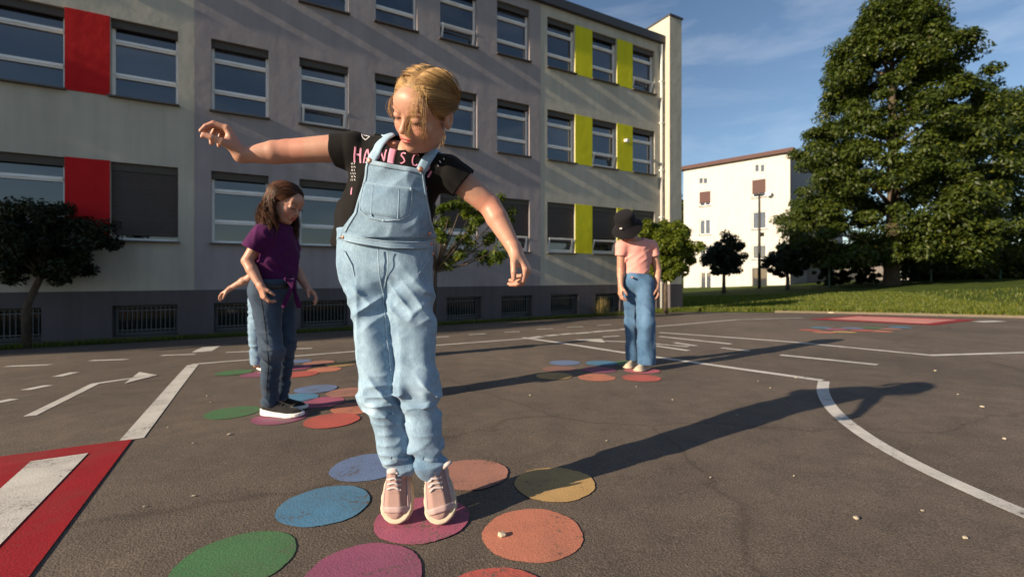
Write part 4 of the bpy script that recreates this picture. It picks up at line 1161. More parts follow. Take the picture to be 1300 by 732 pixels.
class Person:
    """an Empty at the feet that carries body, hair and clothes; meshes are given in world metres"""
    def __init__(s, base, label, name='person'):
        s.b = np.array(base, float)
        s.root = tag(empty(name, tuple(base)), label, 'person')
    def part(s, name, v, f, mat, smooth=True, attr=None, parent=None):
        v = np.asarray(v, float) - s.b
        if not isinstance(f, np.ndarray): f = [tuple(int(i) for i in q) for q in f]
        return add(name, mesh(name, v, f, smooth, mat, attr), None, parent or s.root)
def merge(chunks):
    v = np.concatenate([c[0] for c in chunks]); o = 0; f = []
    for c in chunks: f.append(c[1] + o); o += len(c[0])
    return v, np.concatenate(f)
def shoe_fields(L=0.225, Wd=0.088, chunky=1.0, low=0.0):
    """shoe in its own frame: x heel->toe, y across, z up, sole at z=0; (sole, upper)"""
    k = L / 0.225; w2 = Wd / 0.088
    def outline(P, grow=0.0):
        x = P[:, 0] / k; y = P[:, 1] / w2
        hw = np.interp(x, [-.01, 0, .012, .05, .10, .15, .185, .205, .218, .227, .232], [.004, .017, .027, .031, .032, .041, .042, .037, .028, .014, .004])
        return (np.abs(y + 0.004 * np.sin(x * 16)) - hw - grow) * 0.8 * w2
    so = SD(); th = 0.027 * chunky
    def sole(P):
        x = P[:, 0] / k
        zt = np.interp(x, [0, .03, .09, .16, .225], [th * 1.35, th * 1.2, th * .95, th * .85, th * 1.0])
        zb = np.interp(x, [-.01, .02, .16, .23], [.004, 0.0, 0.0, .010])
        d = np.maximum(outline(P, 0.002 + 0.0009 * np.sin(x * 170) * (chunky > 1.2)), np.maximum(P[:, 2] - zt, zb - P[:, 2]))
        ends = np.maximum(-P[:, 0] - 0.004, P[:, 0] - L - 0.006)
        return smax(d, ends, .006)
    so.u(sole)
    up = SD()
    def upper(P):
        x = P[:, 0] / k
        top = np.interp(x, [0, .02, .06, .085, .11, .15, .19, .215, .232], [.088, .094, .090, .088, .077, .060, .050, .040, .022]) * (1 - low * .25)
        hh = np.clip(P[:, 2] / np.maximum(top, 1e-3), 0, 1.2)
        shrink = 0.030 * hh ** 2.2
        d = np.maximum(outline(P, 0.0) + shrink * 0.8, (P[:, 2] - top) * 0.75)
        return smax(np.maximum(d, 0.012 - P[:, 2]), np.maximum(-P[:, 0], P[:, 0] - L + 0.004), .012)
    up.u(upper)
    up.cut(ell((.030 * k, 0, .100), (.034 * k, .021, .030)), .006)
    return so, up
# ================================================================== girl in dungarees
def girl_in_dungarees():
    Y0 = 1.545
    def J(px, py, dy=0.0): return np.array(at(px, py, Y0 + dy))
    base = gpt(536, 657)
    P = Person((base.x, base.y, base.z), 'blond girl in light denim dungarees and black printed T-shirt hopping on tiptoe with arms out')
    YA = (0, 1, 0)
    ppx = lambda Q: CX + F * Q[:, 0] / Q[:, 1]
    ppy = lambda Q: HY - F * (Q[:, 2] - CAMH) / Q[:, 1]
    # --- joints
    shR, elR, wrR = J(447, 187, -.06), J(366, 192, -.07), J(306, 197, -.10)
    shL, elL, wrL = J(570, 217, -.06), J(622, 261, -.04), J(653, 316, -.09)
    nb, hd0 = J(514, 196, -.08), J(538, 141, -.165)
    HR = rotm(math.radians(-19), math.radians(40), math.radians(23)); HS = 1.04
    # --- skin: head and neck, arms and hands as one body
    body = SD()
    hs_ = head_sdf(HR, hd0, HS)
    nk = hd0 + (HR @ np.array([0, .018, -.075])) * HS
    body.u(hs_)
    body.u(rc(nk, nb + [0, .02, -.01], .046, .050), .02)
    body.u(rc(nb + [-.03, .02, -.05], nb + [.03, .02, -.055], .045, .045), .03)
    arms = SD()
    arms.u(rc(shR, elR, .046, .0375)).u(rc(elR, elR + (wrR - elR) * .3, .0375, .037), .005).u(rc(elR + (wrR - elR) * .3, wrR, .037, .0225), .004)
    arms.u(rc(shL, elL, .045, .036)).u(rc(elL, elL + (wrL - elL) * .3, .036, .036), .005).u(rc(elL + (wrL - elL) * .3, wrL, .036, .0225), .004)
    hR = hand_sdf(wrR, (-.38, -.16, .90), (-.86, -.34, -.40), True, [(.85, .80, .35), (1.0, .95, .4), (1.15, 1.1, .5), (1.2, 1.1, .5)], 1.08, .75, .015)
    hL = hand_sdf(wrL, (.52, -.18, -.84), (-.78, .20, -.55), False, [(.80, .85, .4), (.95, .95, .4), (1.0, 1.0, .4), (1.05, 1.0, .4)], 1.06, .35, .015)
    arms.u(hR, .015).u(hL, .015)
    full = SD().u(body).u(arms, .02)
    ch_ = []
    v, q = surf(full, hd0 - [.15, .16, .24], hd0 + [.15, .16, .16], .0022); ch_.append((v, q))
    def arm_box(pts, pad): a = np.array(pts); return a.min(0) - pad, a.max(0) + pad
    for pts in ((shR, elR, wrR, wrR + [-.07, -.06, .12]), (shL, elL, wrL, wrL + [.09, -.06, -.14])):
        lo, hi = arm_box(pts, .06); v, q = surf(arms, lo, hi, .0024); ch_.append((v, q))
    tor = SD().u(rc(J(490, 310), J(503, 225, -.03), .12, .12, (YA, 1.6))).u(rc(shR, shL, .035, .035), .03)
    v, q = surf(tor, J(490, 310) - [.2, .15, .2], J(503, 190) + [.25, .15, .1], .012); ch_.append((v, q))
    leg = SD().u(rc(J(466, 345), J(484, 497, -.035), .05, .036)).u(rc(J(484, 497, -.035), J(508, 600, -.04), .036, .026)).u(rc(J(518, 345), J(530, 488, -.045), .05, .036)).u(rc(J(530, 488, -.045), J(547, 600, -.045), .036, .026))
    v, q = surf(leg, J(490, 610) - [.2, .12, 0.0], J(490, 320) + [.2, .12, 0], .008); ch_.append((v, q))
    v, q = merge(ch_)
    col = skin_cols(((v - hd0) @ HR) / HS)
    far = np.linalg.norm(v - hd0, axis=1) > .17; col[far] = (0.47, 0.255, 0.18, 1)
    for W in (wrR, wrL):
        d = np.linalg.norm(v - W, axis=1); k = np.clip((d - .085) / .05, 0, 1) * (d < .2) * 0.4
        col[:, :3] = col[:, :3] * (1 - k[:, None]) + np.array([.52, .20, .14]) * k[:, None]
    P.part('body', v, q, M['skin'], True, {'Col': col})
    tv, tf, tl = tubes(lash_paths(HR, hd0, HS), .0006, .0002); tag(P.part('eyelashes', tv, tf, M['dark_hair'], True, {'lv': tl}), kind='stuff')

    # --- hair: cap with centre part swept to a low tail, loose strands over the face
    EC, ER = np.array([0, .014, .034]), np.array([.0715, .088, .074])
    cap = SD(HR, hd0, HS); cap.u(ell(EC, ER + .006))
    cap.keep(lambda Q: -((Q - np.array([0, -.060, .066])) @ np.array([0, .93, .37])), .008)
    cap.keep(plane((0, 0, -.055), (0, -.3, -1)), .01)
    cv_, cq = surf(cap, hd0 - .16, hd0 + .16, .003)
    vl = ((cv_ - hd0) @ HR) / HS
    P_hair = P.part('hair', cv_, cq, M['blond'], True, {'lv': np.clip(.28 + .25 * vn(vl * np.array([160, 25, 25]), 3), 0, 1)})
    r = np.random.default_rng(3)
    paths = []; lvs = []
    tie = np.array([0.0, .97, -.62]); tie /= np.linalg.norm(tie)
    for i in range(5200):
        sd = 1 if r.random() < .5 else -1
        m_ = r.random()
        if m_ < .6:                                     # from the parting
            a = r.uniform(-.62, .8); u0 = np.array([sd * .03 + .05, math.sin(a), math.cos(a)])
            um = np.array([sd * r.uniform(.9, 1.3), .10 + .5 * a + r.normal() * .08, .55 - .25 * abs(a)])
        else:                                           # from the hairline at the temples
            k = r.random(); u0 = np.array([sd * (.10 + .86 * k), -.74 + .36 * k, .62 - 1.0 * k + r.normal() * .03])
            um = np.array([sd * 1.05, .25 + .2 * k, .28 - .45 * k])
        u0 /= np.linalg.norm(u0); t = np.linspace(0, 1, 15)[:, None]
        u = (1 - t) ** 2 * u0 + 2 * t * (1 - t) * um + t ** 2 * (tie + r.normal(size=3) * .06)
        u /= np.linalg.norm(u, axis=1)[:, None]
        lift = 1 + r.uniform(.0, .05) + .03 * np.sin(t[:, :] * math.pi) * r.random()
        if r.random() < .04: lift = lift + .13 * np.sin(t * math.pi) * r.random() ** 1.5
        p = EC + u * (ER + .0075) * lift
        p[0] = EC + u0 * (ER + .004)
        paths.append(p); cid = math.floor((u0[1] * 1.3 + u0[2] + sd * 2) * 14); lvs.append(np.clip(r.normal(.52 + .26 * math.sin(cid * 7.3), .18), 0, 1))
    v1 = (np.array(paths) * HS) @ HR.T + hd0
    tv, tf, tl = tubes(v1, .0006, .0005, 3, np.array(lvs))
    tag(P.part('hair_strands', tv, tf, M['blond'], True, {'lv': tl}, P_hair), kind='stuff')
    loose = []; ll = []
    def lock(pts, n, spread, curl=.004):
        pts = np.array(pts, float)
        for i in range(n):
            d0, d1 = r.normal(size=3) * spread[0], r.normal(size=3) * spread[1]
            t = np.linspace(0, 1, 16); kn = np.linspace(0, 1, len(pts))
            # smooth interpolation through control points
            q = np.stack([np.interp(t, kn, pts[:, k]) for k in range(3)], 1)
            for _ in range(3): q[1:-1] = (q[:-2] + 2 * q[1:-1] + q[2:]) / 4
            q = q + d0 * (1 - t[:, None]) + d1 * t[:, None] + curl * np.stack([np.sin(t * 7 + i), np.cos(t * 5 + i) * .5, 0 * t], 1) * t[:, None]
            loose.append(q); ll.append(np.clip(r.normal(.85, .12), 0, 1))
    lock([(.026, -.064, .088), (.046, -.092, .055), (.043, -.104, .015), (.036, -.108, -.015), (.030, -.104, -.040)], 20, (.007, .012))
    lock([(.022, -.066, .088), (.036, -.098, .055), (.032, -.108, .020), (.018, -.113, -.010), (.020, -.108, -.032)], 5, (.004, .006))
    lock([(.040, -.055, .075), (.060, -.080, .035), (.062, -.078, -.005), (.056, -.076, -.040)], 22, (.008, .011))
    lock([(-.055, -.030, .060), (-.078, -.052, .020), (-.084, -.050, -.010), (-.080, -.036, -.036)], 22, (.004, .007))
    lock([(-.060, -.010, .040), (-.084, -.020, .010), (-.090, -.010, -.020), (-.082, .0, -.04)], 20, (.004, .006))
    lock([(-.01, .098, -.030), (-.025, .118, -.05), (-.025, .118, -.09), (-.02, .100, -.125)], 330, (.007, .009))
    v1 = (np.array(loose) * HS) @ HR.T + hd0
    tv, tf, tl = tubes(v1, .00034, .00022, 3, np.array(ll))
    tag(P.part('loose_strands', tv, tf, M['blond'], True, {'lv': tl}, P_hair), kind='stuff')

    # --- black T-shirt
    sh = SD()
    sh.u(rc(J(488, 318, .0), J(492, 268, -.02), .150, .146, (YA, 1.62)))
    sh.u(rc(J(492, 268, -.02), J(506, 226, -.04), .146, .138, (YA, 1.55)), .05)
    sh.u(rc(J(450, 194, -.055), J(566, 220, -.055), .050, .052), .06)
    sh.u(rc(nb + [-.03, .02, -.02], nb + [.035, .02, -.025], .056, .056), .05)
    sh.u(rc(shR, shR + (elR - shR) * .62, .056, .055), .03)
    sh.u(rc(shL, shL + (elL - shL) * .66, .056, .054), .03)
    sh.u(rc(J(440, 265, .02), J(430, 306, .02), .035, .028), .05)
    def sfold(Q):
        a = ridge(Q * np.array([16, 12, 7]) + 3, 5) * .0045 + ridge((Q @ rotm(0, 0, .7)) * np.array([9, 10, 26]), 8) * .0035
        return a
    sh.disp(sfold)
    def under(Q):
        x, y = ppx(Q), ppy(Q)
        return .011 * np.clip((y - 216) / 12, 0, 1) * np.clip((x - 455 + (y - 230) * .22) / 10, 0, 1) * np.clip((541 - x) / 8, 0, 1) * (Q[:, 1] < Y0 - .03)
    sh.disp(under)
    sh.shell(.008); to = SD(); to.ops = sh.ops[:2]
    sR = shR + (elR - shR) * .30; sh.cut(lambda Q: np.maximum((Q - sR) @ ((shR - elR) / np.linalg.norm(shR - elR)) + .002 * np.sin(Q[:, 2] * 90), np.maximum(np.linalg.norm(Q - sR, axis=1) - .13, .02 - to(Q))))
    sL = shL + (elL - shL) * .36; sh.cut(lambda Q: np.maximum((Q - sL) @ ((shL - elL) / np.linalg.norm(shL - elL)), np.maximum(np.linalg.norm(Q - sL, axis=1) - .12, .02 - to(Q))))
    sh.cut(ell(nb + [.004, -.008, .044], (.066, .070, .050)), .004)
    sh.cut(plane(J(488, 316), (.06, 0, 1)))
    v, q = surf(sh, J(420, 330) - [.12, .18, 0], J(600, 165) + [.06, .18, 0], .003)
    v = relax(v, q, 2)
    shirt = P.part('t_shirt', v, q, M['black_cloth'])
    solid = SD(); solid.ops = [o_ for o_ in sh.ops if o_[0] in 'ud']
    sb = bvh_of(*surf(solid, J(420, 330) - [.12, .2, .02], J(600, 165) + [.06, .2, .05], .005))

    # --- dungarees: trousers + bib
    ov = SD(); 
    kR, kL = J(484, 497, -.035), J(530, 488, -.045)
    z0 = J(500, 590)[2]
    def jfold(seed, ofs):
        def f(Q):
            z = (Q[:, 2] - z0) / .70                   # 0 at hem, 1 at waist
            Q = Q + np.array(ofs)
            hem = np.exp(-((z - .07) / .09) ** 2); knee = np.exp(-((z - .34) / .11) ** 2); crotch = np.exp(-((z - .78) / .14) ** 2)
            a = ridge(Q * np.array([9, 8, 32]) + 1.7, seed) * (.011 * hem + .008 * knee)
            b = ridge((Q @ rotm(0, 0, .85)) * np.array([7, 7, 26]), seed + 3) * (.008 * knee + .007 * crotch + .002)
            c = ridge((Q @ rotm(0, 0, -.6)) * np.array([8, 8, 22]) + 5, seed + 6) * (.007 * crotch + .007 * hem + .004 * knee)
            d = ridge(Q * np.array([17, 15, 3.2]), seed + 9) * .0060
            return -(a + b + c + d) + vn(Q * 60, 2) * .0005
        return f
    lgR = SD(); lgR.u(rc(J(464, 342), kR, .077, .054)).u(rc(kR, J(511, 592, -.040), .054, .039), .03); lgR.disp(jfold(11, (0, 0, 0)))
    lgL = SD(); lgL.u(rc(J(519, 342, -.005), kL, .076, .059)).u(rc(kL, J(545, 592, -.045), .059, .039), .03); lgL.disp(jfold(37, (.31, .1, .22)))
    pel = SD(); pel.u(rc(J(468, 328), J(512, 328), .086, .086, (YA, 1.06))); pel.u(rc(J(488, 328), J(490, 288, -.010), .147, .159, (YA, 1.55)), .04)
    pel.disp(lambda Q: -ridge((Q @ rotm(0, 0, .5)) * np.array([9, 8, 24]), 91) * .0035)
    ov.u(lgR).u(lgL, .003).u(pel, .025)
    ov.shell(.009)
    ov.cut(plane(J(509, 591), (.1, -.1, 1))); ov.cut(plane(J(490, 293), (-.05, 0, -1)))
    bib = SD()
    bib.u(rc(J(488, 318, .0), J(492, 268, -.02), .163, .162, (YA, 1.54)))
    bib.u(rc(J(492, 268, -.02), J(506, 226, -.04), .162, .154, (YA, 1.50)), .05)
    bib.u(rc(J(450, 196, -.055), J(566, 220, -.055), .061, .063), .06)
    bib.disp(lambda Q: -(ridge((Q @ rotm(0, 0, .35)) * np.array([13, 10, 17]) + 2, 23) * .0045 + ridge((Q @ rotm(0, 0, -.7)) * np.array([8, 8, 24]), 27) * .0035))
    bib.shell(.012)
    def bibtrim(Q):
        x, y = ppx(Q), ppy(Q); s = .0026
        l = np.interp(y, [195, 204, 240, 270, 290, 312], [468, 467, 459, 449, 434, 424]); rr_ = np.interp(y, [195, 216, 250, 280, 296, 312], [536, 537, 541, 546, 553, 560])
        top = 203 + (x - 467) * .19 + 1.5 * np.sin((x - 467) * .09)
        return np.maximum(np.maximum((l - x) * s, (x - rr_) * s), np.maximum((top - y) * s, np.maximum(Q[:, 1] - (Y0 - .015) - np.clip((y - 285) * .004, 0, .1), (y - 302) * s)))
    bib.keep(bibtrim, .004)
    dung = SD().u(ov).u(bib, .010)
    v, q = surf(dung, J(488, 600) - [.24, .22, 0], J(495, 192) + [.22, .2, 0], .0030)
    v = relax(v, q, 1)
    x, y = CX + F * v[:, 0] / v[:, 1], HY - F * (v[:, 2] - CAMH) / v[:, 1]
    def spot(cx, cy, rx, ry): return np.exp(-(((x - cx) / rx) ** 2 + ((y - cy) / ry) ** 2) ** 1.0)
    wear = .95 * spot(469, 517, 9, 9) * (vn(v * 55, 4) > -.5) + .6 * spot(530, 493, 14, 16) + .30 * spot(466, 420, 16, 60) + .30 * spot(527, 410, 18, 55) + .25 * spot(495, 250, 40, 40)
    wear = wear + .30 * np.clip(vn(v * np.array([30, 30, 9]), 12) - .3, 0, 1)
    du = P.part('dungarees', v, q, M['light_denim'], True, {'wear': np.clip(wear, 0, .9)})
    s1 = SD(); s1.ops = [o_ for o_ in ov.ops if o_[0] in 'ud']; s2 = SD(); s2.ops = [o_ for o_ in bib.ops if o_[0] in 'ud']
    db = bvh_of(*surf(SD().u(s1).u(s2, .003), J(488, 600) - [.24, .22, 0.03], J(495, 192) + [.22, .2, .06], .004))
    fwd = (0, 1, 0)
    def G(px, py): return tuple(at(px, py, Y0 - .12))
    # rays go straight back, so guide points are given at the depth of the cloth front
    def GP(px, py, bv=db):
        d = Vector(((px - CX) / F, 1.0, (HY - py) / F)).normalized(); h = bv.ray_cast(Vector((0, 0, CAMH)), d)
        return h[0] if h[0] is not None else at(px, py, Y0 - .1)
    def seam(pts, wd=.006, th=.0012, bv=db): return ribbon(bv, [GP(*p, bv) for p in pts], wd, th, .0004)
    # chest pocket with flap line
    quad = [GP(462, 231), GP(523, 239), GP(519, 280), GP(455, 270)]
    sh_ = lambda u, w_: .5 + (u - .5) * (1 - .26 * max(0, (w_ - .72) / .28) ** 2)
    pv, pf = patch(db, quad, 22, 16, .0030, .0006, fwd, sh_)
    pk = P.part('pocket', pv, pf, M['light_denim'], True, {'wear': np.full(len(pv), .12)}, du)
    pb = BVHTree.FromPolygons([Vector(p) for p in pv] , pf)
    sm = [seam([(463, 233), (492, 237), (522, 240)], .010, .0022), seam([(462, 232), (458, 252), (457, 267), (468, 276), (487, 280)], .0045, .0020),
          seam([(523, 240), (523, 255), (520, 273), (508, 279), (487, 280)], .0045, .0020), seam([(474, 236), (472, 274)], .003, .0034), seam([(507, 240), (505, 277)], .003, .0034)]
    pvv, pff = join(sm); P.part('pocket_seam', pvv, pff, M['seam_denim'], True, {'wear': np.full(len(pvv), .15)}, pk)
    # bib hems, waistband, side seams and fly
    sm = [seam([(469, 206), (490, 210), (514, 214), (535, 218)], .014, .0018), seam([(467, 207), (461, 238), (452, 270), (438, 294)], .007, .0016), seam([(537, 220), (541, 250), (546, 280), (551, 296)], .007, .0016)]
    pvv, pff = join(sm); P.part('bib_hem', pvv, pff, M['seam_denim'], True, {'wear': np.full(len(pvv), .10)}, du)
    sm = [seam([(434, 300), (460, 306), (490, 310), (520, 311), (549, 309)], .022, .0022)]
    pvv, pff = join(sm); P.part('waistband', pvv, pff, M['light_denim'], True, {'wear': np.full(len(pvv), .2)}, du)
    sm = [seam([(480, 316), (481, 340), (484, 362), (487, 374)], .004, .0018), seam([(492, 318), (493, 338), (490, 355), (486, 372)], .003, .0014), seam([(487, 374), (490, 420), (496, 470)], .0035, .0012),
          seam([(437, 318), (447, 336), (450, 350)], .0035, .0016), seam([(549, 320), (538, 338), (531, 348)], .0035, .0016), seam([(434, 303), (462, 309), (490, 313.5), (520, 314.5), (549, 313)], .0025, .0040), seam([(434, 297), (462, 302), (490, 306), (520, 307), (549, 305)], .0025, .0040)]
    pvv, pff = join(sm); P.part('seam', pvv, pff, M['seam_denim'], True, {'wear': np.full(len(pvv), .15)}, du)
    sm = [seam([(496, 580), (508, 583), (518, 582)], .010, .0020), seam([(537, 581), (547, 584), (555, 582)], .010, .0020)]
    pvv, pff = join(sm); P.part('leg_hem', pvv, pff, M['seam_denim'], True, {'wear': np.full(len(pvv), .15)}, du)
    # straps over the shoulders
    cb = sb
    def strap(pts, back):
        g = [GP(*p, sb) for p in pts]; g = g + [Vector(b_) for b_ in back]
        return ribbon(sb, g, .031, .0034, .0022)
    for pts, back in (([(470, 210), (478, 195), (487, 180), (495, 169)], [nb + [-.055, .03, .03], nb + [-.05, .09, -.02], nb + [-.03, .13, -.10]]),
                      ([(533, 219), (540, 206), (547, 196), (551, 190)], [nb + [.085, .03, .01], nb + [.08, .09, -.04], nb + [.05, .13, -.12]])):
        sv_, sf_ = strap(pts, back); st_ = P.part('strap', sv_, sf_, M['light_denim'], True, {'wear': np.full(len(sv_), .3)}, du)
    # buckles and copper buttons
    def button(px, py, r_, nm, bv=db, mat=M['copper'], par=du):
        d = Vector(((px - CX) / F, 1.0, (HY - py) / F)).normalized(); h = bv.ray_cast(Vector((0, 0, CAMH)), d)
        if h[0] is None: return
        m = MB(); m.tube([h[0] - h[1] * .002, h[0] + h[1] * .0035, h[0] + h[1] * .0055], [r_, r_, r_ * .55], 12); P.part(nm, m.v, m.f, mat, True, None, par)
    for px, py in ((469, 204), (534, 215)): button(px, py, .0085, 'button')
    for px, py in ((436, 301), (547, 309), (549, 322), (545, 296)): button(px, py, .0065, 'rivet')
    # --- print on the shirt
    def strokes(strs, wd, mat, nm):
        out = []
        for s_ in strs:
            g = []
            for p in s_:
                d = Vector(((p[0] - CX) / F, 1.0, (HY - p[1]) / F)).normalized(); h = sb.ray_cast(Vector((0, 0, CAMH)), d)
                if h[0] is not None: g.append(h[0])
            if len(g) > 1: out.append(ribbon(sb, g, wd, .0006, .0006))
        if out:
            a, b_ = join(out); o_ = P.part(nm, a, b_, mat, True, None, shirt)
            if nm == 'small_print': tag(o_, kind='stuff')
    def oval(cx, cy, rx, ry, a0=0, a1=6.283, n=14, sl=0): return [(cx + rx * math.cos(a0 + (a1 - a0) * i / n) + sl * math.sin(a0 + (a1 - a0) * i / n), cy + ry * math.sin(a0 + (a1 - a0) * i / n)) for i in range(n + 1)]
    strokes([[(451.5, 186), (450.5, 206)], [(458.5, 188), (458, 207)], [(451, 196), (458.3, 197)]], .0062, M['pink_print'], 'letter')
    strokes([[(462, 207), (467, 189), (472, 208)], [(464, 201), (470, 202)]], .005, M['pink_print'], 'letter')
    strokes([[(477, 188), (480, 203), (484, 192), (488, 205), (491, 190)]], .005, M['pink_print'], 'letter')
    strokes([[(499.5, 189), (497.5, 197), (496, 207)]], .021, M['pink_print'], 'petal')
    strokes([[(515, 195), (511, 194), (509, 197), (513, 201), (514, 205), (510, 208), (507, 206)]], .0045, M['pink_print'], 'letter')
    strokes([oval(528, 203, 4.2, 7.5, .9, 5.6, sl=-1)], .0045, M['pink_print'], 'letter')
    strokes([oval(541, 211, 4, 6.5, 0, 6.283, sl=-1)], .0050, M['pink_print'], 'letter')
    for s_ in ([(548, 217), (543, 225)], [(541, 237), (540, 246)], [(447, 238), (446, 247)]): strokes([s_], .0060, M['pink_print'], 'petal')
    strokes([[(464.6, 178), (460, 174), (459, 170), (461.5, 167.5), (464.5, 169.5), (467.5, 167), (470.5, 169), (470, 173.5), (464.6, 178)], [(463, 173), (466, 172)]], .0030, M['white_print'], 'heart')
    rs = random.Random(5)
    strokes([[(446 + 2.2 * k + rs.uniform(-.5, .5), 206 + j * 4.2), (446.3 + 2.2 * k + rs.uniform(-.8, .8), 208.6 + j * 4.2)] for k in range(3) for j in range(6)], .0018, M['white_print'], 'small_print')
    strokes([[(558, 204), (559.5, 207)], [(563, 201), (564, 203)], [(555, 209), (556.5, 211)]], .002, M['white_print'], 'small_print')

    # --- shoes: heels up, toes just on the ground
    so_, up_ = shoe_fields(.232, .104, 1.25)
    sv_, sq_ = surf(so_, (-.03, -.08, -.02), (.25, .08, .07), .0026); sv_ = relax(sv_, sq_, 1)
    uv_, uq_ = surf(up_, (-.03, -.08, -.02), (.25, .08, .13), .0026); uv_ = relax(uv_, uq_, 2)
    ub = bvh_of(uv_, uq_)
    for px, py, yaw, ptc, mir in ((506, 661, -.10, 1.06, 1), (562, 662, .10, 1.04, -1)):
        g = gpt(px, py); xa = np.array([math.sin(yaw) * math.cos(ptc), -math.cos(yaw) * math.cos(ptc), -math.sin(ptc)])
        za = np.array([math.sin(yaw) * math.sin(ptc), -math.cos(yaw) * math.sin(ptc), math.cos(ptc)]); ya = np.cross(za, xa)
        A = rotm(0, 0, -.05 if mir > 0 else -.26) @ np.stack([xa, ya * mir, za], 1)
        low = ((sv_ @ A.T)[:, 2]).min()
        org = np.array([g.x, g.y, 0]) - A @ np.array([.205, 0, 0]); org[2] = zg(g.x, g.y) + .005 - low
        T = lambda q_: np.asarray(q_) @ A.T + org
        fl = (lambda f_: f_ if mir > 0 else f_[:, ::-1])
        shoe = P.part('shoe', T(uv_), fl(uq_), M['shoe_pink'])
        P.part('sole', T(sv_), fl(sq_), M['shoe_sole'], True, None, shoe)
        def rib(pts, wd, th, mat, nm, off=.0006):
            a, b_ = ribbon(ub, pts, wd, th, off); P.part(nm, T(a), [tuple(reversed(t_)) for t_ in b_] if mir < 0 else b_, mat, True, None, shoe)
        rib([(.195, -.042, .03), (.200, -.015, .055), (.200, .015, .055), (.195, .042, .03)], .020, .0028, M['shoe_pale'], 'toe_cap')
        rib([(.04, .05, .05), (.10, .05, .04), (.16, .05, .038), (.19, .05, .03)], .017, .0025, M['shoe_pale'], 'side_panel')
        rib([(.04, -.05, .05), (.10, -.05, .04), (.16, -.05, .038), (.19, -.05, .03)], .017, .0025, M['shoe_pale'], 'side_panel')
        rib([(.085, -.045, .085), (.09, -.02, .105), (.09, .02, .105), (.085, .045, .085)], .024, .004, M['lace'], 'strap', .003)
        for xx in (.112, .127, .142):
            rib([(xx, -.03, .07), (xx + .006, 0, .10), (xx, .03, .07)], .006, .003, M['lace'], 'lace', .001)
        a = T([(.032, 0, .085)])[0]
        skv, skq = surf(SD().u(rc(a + [0, 0, -.02], J(508 if mir > 0 else 548, 580, -.035), .027, .027)), a - .09, a + [.09, .09, .12], .005)
        P.part('sock', skv, skq, M['sock'], True, None, shoe)
        if mir < 0: # loose strap end sticking out
            m = MB(); e = T([(.088, -.040, .082), (.082, -.056, .088), (.078, -.070, .089)]); m.tube([tuple(x_) for x_ in e], [.007, .008, .006], 6)
            mm = np.array(m.v); P.part('strap_end', mm, m.f, M['lace'], True, None, shoe)
    return P
girl_in_dungarees()
# ================================================================== the other children
def hair_cap(P, HR, o, HS, mat, plane_n=(0, .84, .54), low=-.07, grow=.008, h=.004):
    cap = SD(HR, o, HS); cap.u(ell((0, .014, .034), np.array([.0715, .088, .074]) + grow))
    cap.keep(lambda Q: -((Q - np.array([0, -.058, .062])) @ np.array(plane_n)), .010)
    cap.keep(plane((0, 0, low), (0, -.3, -1)), .01)
    v, q = surf(cap, o - .17, o + .17, h)
    vl = ((v - o) @ HR) / HS
    return P.part('hair', v, q, mat, True, {'lv': np.clip(.35 + .3 * vn(vl * np.array([90, 90, 20]), 3), 0, 1)})
def limb_chain(s, pts, rads, k=.02):
    for (a, b), (ra, rb) in zip(zip(pts, pts[1:]), zip(rads, rads[1:])): s.u(rc(a, b, ra, rb), k)
    return s
def put_shoe(P, toe, yaw, ptc, L_, Wd, mu, ms, chunky=1.0, roll=0.0, laces=None, ground=None, h=.0035):
    so_, up_ = shoe_fields(L_, Wd, chunky, .3)
    sv_, sq_ = surf(so_, (-.03, -.08, -.02), (L_ + .03, .08, .07), h); uv_, uq_ = surf(up_, (-.03, -.08, -.02), (L_ + .03, .08, .13), h)
    uv_ = relax(uv_, uq_, 2); sv_ = relax(sv_, sq_, 1)
    xa = np.array([math.sin(yaw) * math.cos(ptc), -math.cos(yaw) * math.cos(ptc), -math.sin(ptc)])
    za = np.array([math.sin(yaw) * math.sin(ptc), -math.cos(yaw) * math.sin(ptc), math.cos(ptc)]); ya = np.cross(za, xa)
    A = np.stack([xa, ya, za], 1); low = (sv_ @ A.T)[:, 2].min()
    org = np.array([toe[0], toe[1], 0]) - A @ np.array([L_, 0, 0])
    org[2] = zg(toe[0] - xa[0] * L_ / 2, toe[1] - xa[1] * L_ / 2) + .005 - low
    T = lambda q_: np.asarray(q_) @ A.T + org
    o = P.part('shoe', T(uv_), uq_, mu); P.part('sole', T(sv_), sq_, ms, True, None, o)
    if laces is not None:
        ub = bvh_of(uv_, uq_)
        for xx in (.10, .118, .136):
            a, b_ = ribbon(ub, [(xx, -.03, .07), (xx + .006, 0, .10), (xx, .03, .07)], .006, .003, .001); P.part('lace', T(a), b_, laces, True, None, o)
    return T([(.035 * L_ / .225, 0, .07)])[0]

